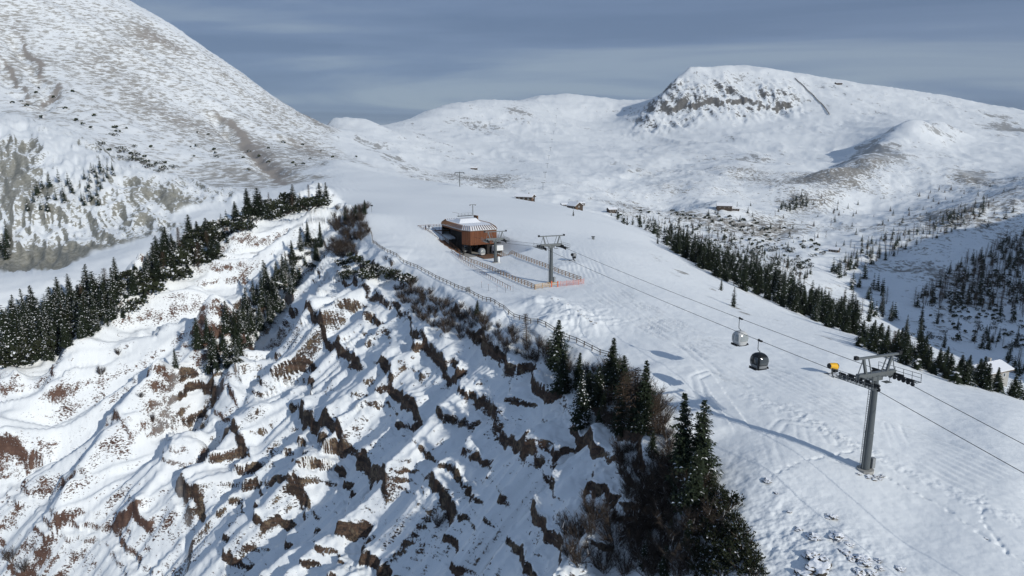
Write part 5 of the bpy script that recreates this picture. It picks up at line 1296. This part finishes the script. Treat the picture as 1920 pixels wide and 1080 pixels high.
# ------------------------------------------------------------------ snow guns
def snow_gun(loc, rz, label, colour, s=1.0):
    root = empty('snow_gun', loc, rz); root.scale = (s, s, s); tag(root, label, 'snow gun', 'snow guns')
    mb = MB(); n = 16; prof = [(-.75, .52), (-.7, .62), (-.3, .60), (.45, .52), (.8, .46)]
    for y, r_ in prof:
        for j in range(n): a = 2*math.pi*j/n; mb.v.append((math.cos(a)*r_, y, 1.75+math.sin(a)*r_+y*.18))
    for k in range(len(prof)-1):
        for j in range(n): mb.f.append((k*n+j, k*n+(j+1) % n, (k+1)*n+(j+1) % n, (k+1)*n+j)); mb.m.append(0)
    link('barrel', mb.mesh('barrel', colour, True), root)
    mb = MB(); mb.tube([(0, -.74, 1.75-.13), (0, -.86, 1.75-.155)], [.60, .56], 16); mb.tube([(0, .78, 1.89), (0, .95, 1.92)], [.47, .42], 16); link('fan_ring', mb.mesh('ring', M_DARK), root)
    mb = MB(); mb.box((0, -.5, 1.0), (.85, .7, .7)); mb.tube([(0, 0, .3), (0, 0, 1.3)], [.16, .14], 8); link('motor_box', mb.mesh('motor', M_DARK), root)
    for k in range(3): a = k*2.094+.5; barpart('leg', (0, 0, .5), (math.cos(a)*1.15, math.sin(a)*1.15, 0), .10, .10, M_DARK, root)
    mb = MB(); mb.tube([(.3, .3, .3), (1.3, .9, .03), (2.3, .9, .03), (3.0, 1.6, .03)], [.05]*4, 5); link('hose', mb.mesh('hose', M_DARK), root)
    return root
snow_gun(hit(1560, 704, 80, 200), 1.9, 'yellow snow gun on the run behind the foreground pylon', M_YELLOW, .92)
snow_gun(hit(1075, 489, 120, 330), 2.6, 'dark grey snow gun on the run right of the yard pylon', M_GREY, 1.0)
mb = MB()
q = hit(1112, 449, 150, 400); o = empty('hydrant', q); tag(o, 'small dark hydrant box on the slope above the yard', 'hydrant'); boxpart('box', (0, 0, .5), (.9, .6, 1.0), M_STEEL, o); boxpart('lid', (0, 0, 1.05), (1.3, .9, .12), M_DARK, o)

# ------------------------------------------------------------------ huts
def hut(loc, rz, L, W, hw, hr, label, snow=True, wallm=None, windows=3):
    root = empty('alpine_hut', loc, rz); tag(root, label, 'hut', 'alpine huts'); wm = wallm or M_HUT
    mb = MB(); a, b = L/2, W/2
    for f in (((-a, -b, -2), (a, -b, -2), (a, -b, hw), (-a, -b, hw)), ((a, b, -2), (-a, b, -2), (-a, b, hw), (a, b, hw)), ((a, -b, -2), (a, b, -2), (a, b, hw), (a, 0, hw+hr), (a, -b, hw)), ((-a, b, -2), (-a, -b, -2), (-a, -b, hw), (-a, 0, hw+hr), (-a, b, hw))): mb.face(f)
    link('wall', mb.mesh('hut_wall', wm), root)
    rf = empty('roof', (0, 0, 0)); rf.parent = root; ov = .7; ang = math.atan2(hr, b)
    for s in (-1, 1):
        ln = math.hypot(b+ov, hr*(b+ov)/b); c = Vector((0, s*(b+ov)/2, hw+hr-hr*(b+ov)/b/2+.12))
        boxpart('roof_slope', c, (L+1.4, ln, .16), M_OLDWOOD, rf, (-s*ang, 0, 0))
        if snow: boxpart('snow_layer', c+Vector((0, 0, .25)), (L+1.2, ln-.15, .30), M_SNOW, rf, (-s*ang, 0, 0))
    boxpart('chimney', (L*.2, .6, hw+hr+.5), (.6, .6, 1.3), M_CONC, rf)
    for k in range(windows):
        wx = -a+(k+.7)*L/(windows+.4); w_ = boxpart('window', (wx, -b-.03, hw*.5), (.9, .10, 1.0), M_WHITE, root); o2 = boxpart('pane', (0, -.35, 0), (.75, .5, .8), M_GLASS, w_)
    w_ = boxpart('window', (a+.03, 0, hw*.75), (.10, 1.1, 1.0), M_WHITE, root); boxpart('pane', (.35, 0, 0), (.5, .75, .8), M_GLASS, w_)
    boxpart('door', (a+.04, -W*.26, .8), (.1, 1.0, 2.0), M_DECK, root)
    return root
for (px, py), rz, L, W, hw, hr, lb in (((1078,392), R(-55), 9, 7.5, 2.6, 2.4, 'brown gabled hut at the far edge of the ski run'), ((1063,387), R(10), 9, 4, 1.6, .8, 'low dark shed half buried left behind the gabled hut'), ((1090,384), R(5), 7, 4, 1.8, 1.0, 'small dark shed on the rise right behind the gabled hut'),
      ((985,375), R(-25), 10, 5, 2.0, 1.2, 'long low hut at the crest above the station'), ((1358,392), R(-15), 18, 10, 4.0, 3.0, 'large farmhouse alone on the far valley slope'), ((1378,394), R(-12), 10, 5, 2.0, 1.5, 'low barn right beside the large farmhouse'), ((1564,472), R(-40), 9, 7, 2.6, 2.2, 'little dark hut on the snowy knoll in the valley'), ((1147,398), R(20), 9, 6, 3, 1.5, 'pale hut partly hidden at the run edge'), ((889,318), R(0), 11, 6, 2.5, 1.5, 'tiny dark hut in the bowl behind the station'), ((1572,158), R(0), 22, 12, 4, 3, 'hut on the skyline of the white mountain')):
    q = hit(px, py, 200, 3000)
    if q: hut(q, rz, L, W, hw, hr, lb)
q = hit(1846, 712, 150, 400); hut(q, R(25), 9, 5, 2.2, 1.0, 'pale shed by the lower snow strip on the right', True, M_CONC)

# ------------------------------------------------------------------ distant lift masts
def far_mast(loc, h, label, group, w=4.0):
    root = empty('lift_mast', loc, 0); tag(root, label, 'lift mast', group)
    boxpart('pole', (0, 0, h/2), (.5, .5, h+1), M_STEEL, root); boxpart('crossarm', (0, 0, h), (w, .5, .5), M_STEEL, root)
    for s in (-1, 1): boxpart('sheave_beam', (s*w/2, 0, h-.3), (.4, 3.0, .5), M_DARK, root)
far_mast(hit(862, 350, 250, 700), 8.5, 'slim lift mast on the crest behind the station', None, 5.5)
LM = [(1045,208),(1043,222),(1041,237),(1038,252),(1035,268),(1032,284),(1029,300),(1026,316),(1022,334),(1018,356)]
for px, py in LM:
    q = hit(px, py, 500, 4000)
    if q: far_mast(q, 9, 'tiny mast of the lift line climbing the far bowl', 'masts of the far lift line', 5)
for px, py in ((1440,142),(1428,152),(1408,170)):
    q = hit(px, py, 1500, 4000)
    if q: far_mast(q, 10, 'tiny mast near the top of the white mountain', 'masts on the white mountain', 5)
# snow fence up the white mountain, avalanche fence on its right shoulder
def snow_fence(pts, label, step=14, hh=4.5):
    P = [Vector(q) for q in (hit(px, py, 900, 4000) for px, py in pts) if q]
    Q = resample(P, step); root = empty('snow_fence', P[0]); tag(root, label, 'fence'); o = P[0]
    W = [Vector((p.x, p.y, ground(p.x, p.y)))-o for p in Q]
    for p in W: boxpart('post', p+Vector((0, 0, hh/2)), (.5, .5, hh), M_OLDWOOD, root)
    for a, b in zip(W, W[1:]):
        for f in (.95, .7, .45, .2): barpart('board', a+Vector((0, 0, hh*f)), b+Vector((0, 0, hh*f)), .2, .75, M_OLDWOOD, root)
snow_fence([(1490,148),(1510,166),(1530,186),(1548,204),(1555,216)], 'dark snow fence running down the white mountain')

# ------------------------------------------------------------------ thin air
zlo, zhi = float(Z.min())-1.0, float(max(Z.max(), CAMZ))+30.0
xh = float(np.abs(GX).max())+5; yl, yh = -30.0, float(GY.max())+5
mb = MB(); mb.box((0, (yl+yh)/2, (zlo+zhi)/2), (2*xh, yh-yl, zhi-zlo))
hm = bpy.data.materials.new('thin_haze'); hm.use_nodes = True; ht = hm.node_tree
for n_ in list(ht.nodes):
    if n_.type != 'OUTPUT_MATERIAL': ht.nodes.remove(n_)
pv = ht.nodes.new('ShaderNodeVolumePrincipled'); pv.inputs['Color'].default_value = (0.80, 0.88, 1.0, 1); pv.inputs['Density'].default_value = 0.00004; pv.inputs['Anisotropy'].default_value = 0.2
ht.links.new(pv.outputs[0], ht.nodes['Material Output'].inputs['Volume'])
hz = link('haze', mb.mesh('haze', hm)); hz['kind'] = 'stuff'
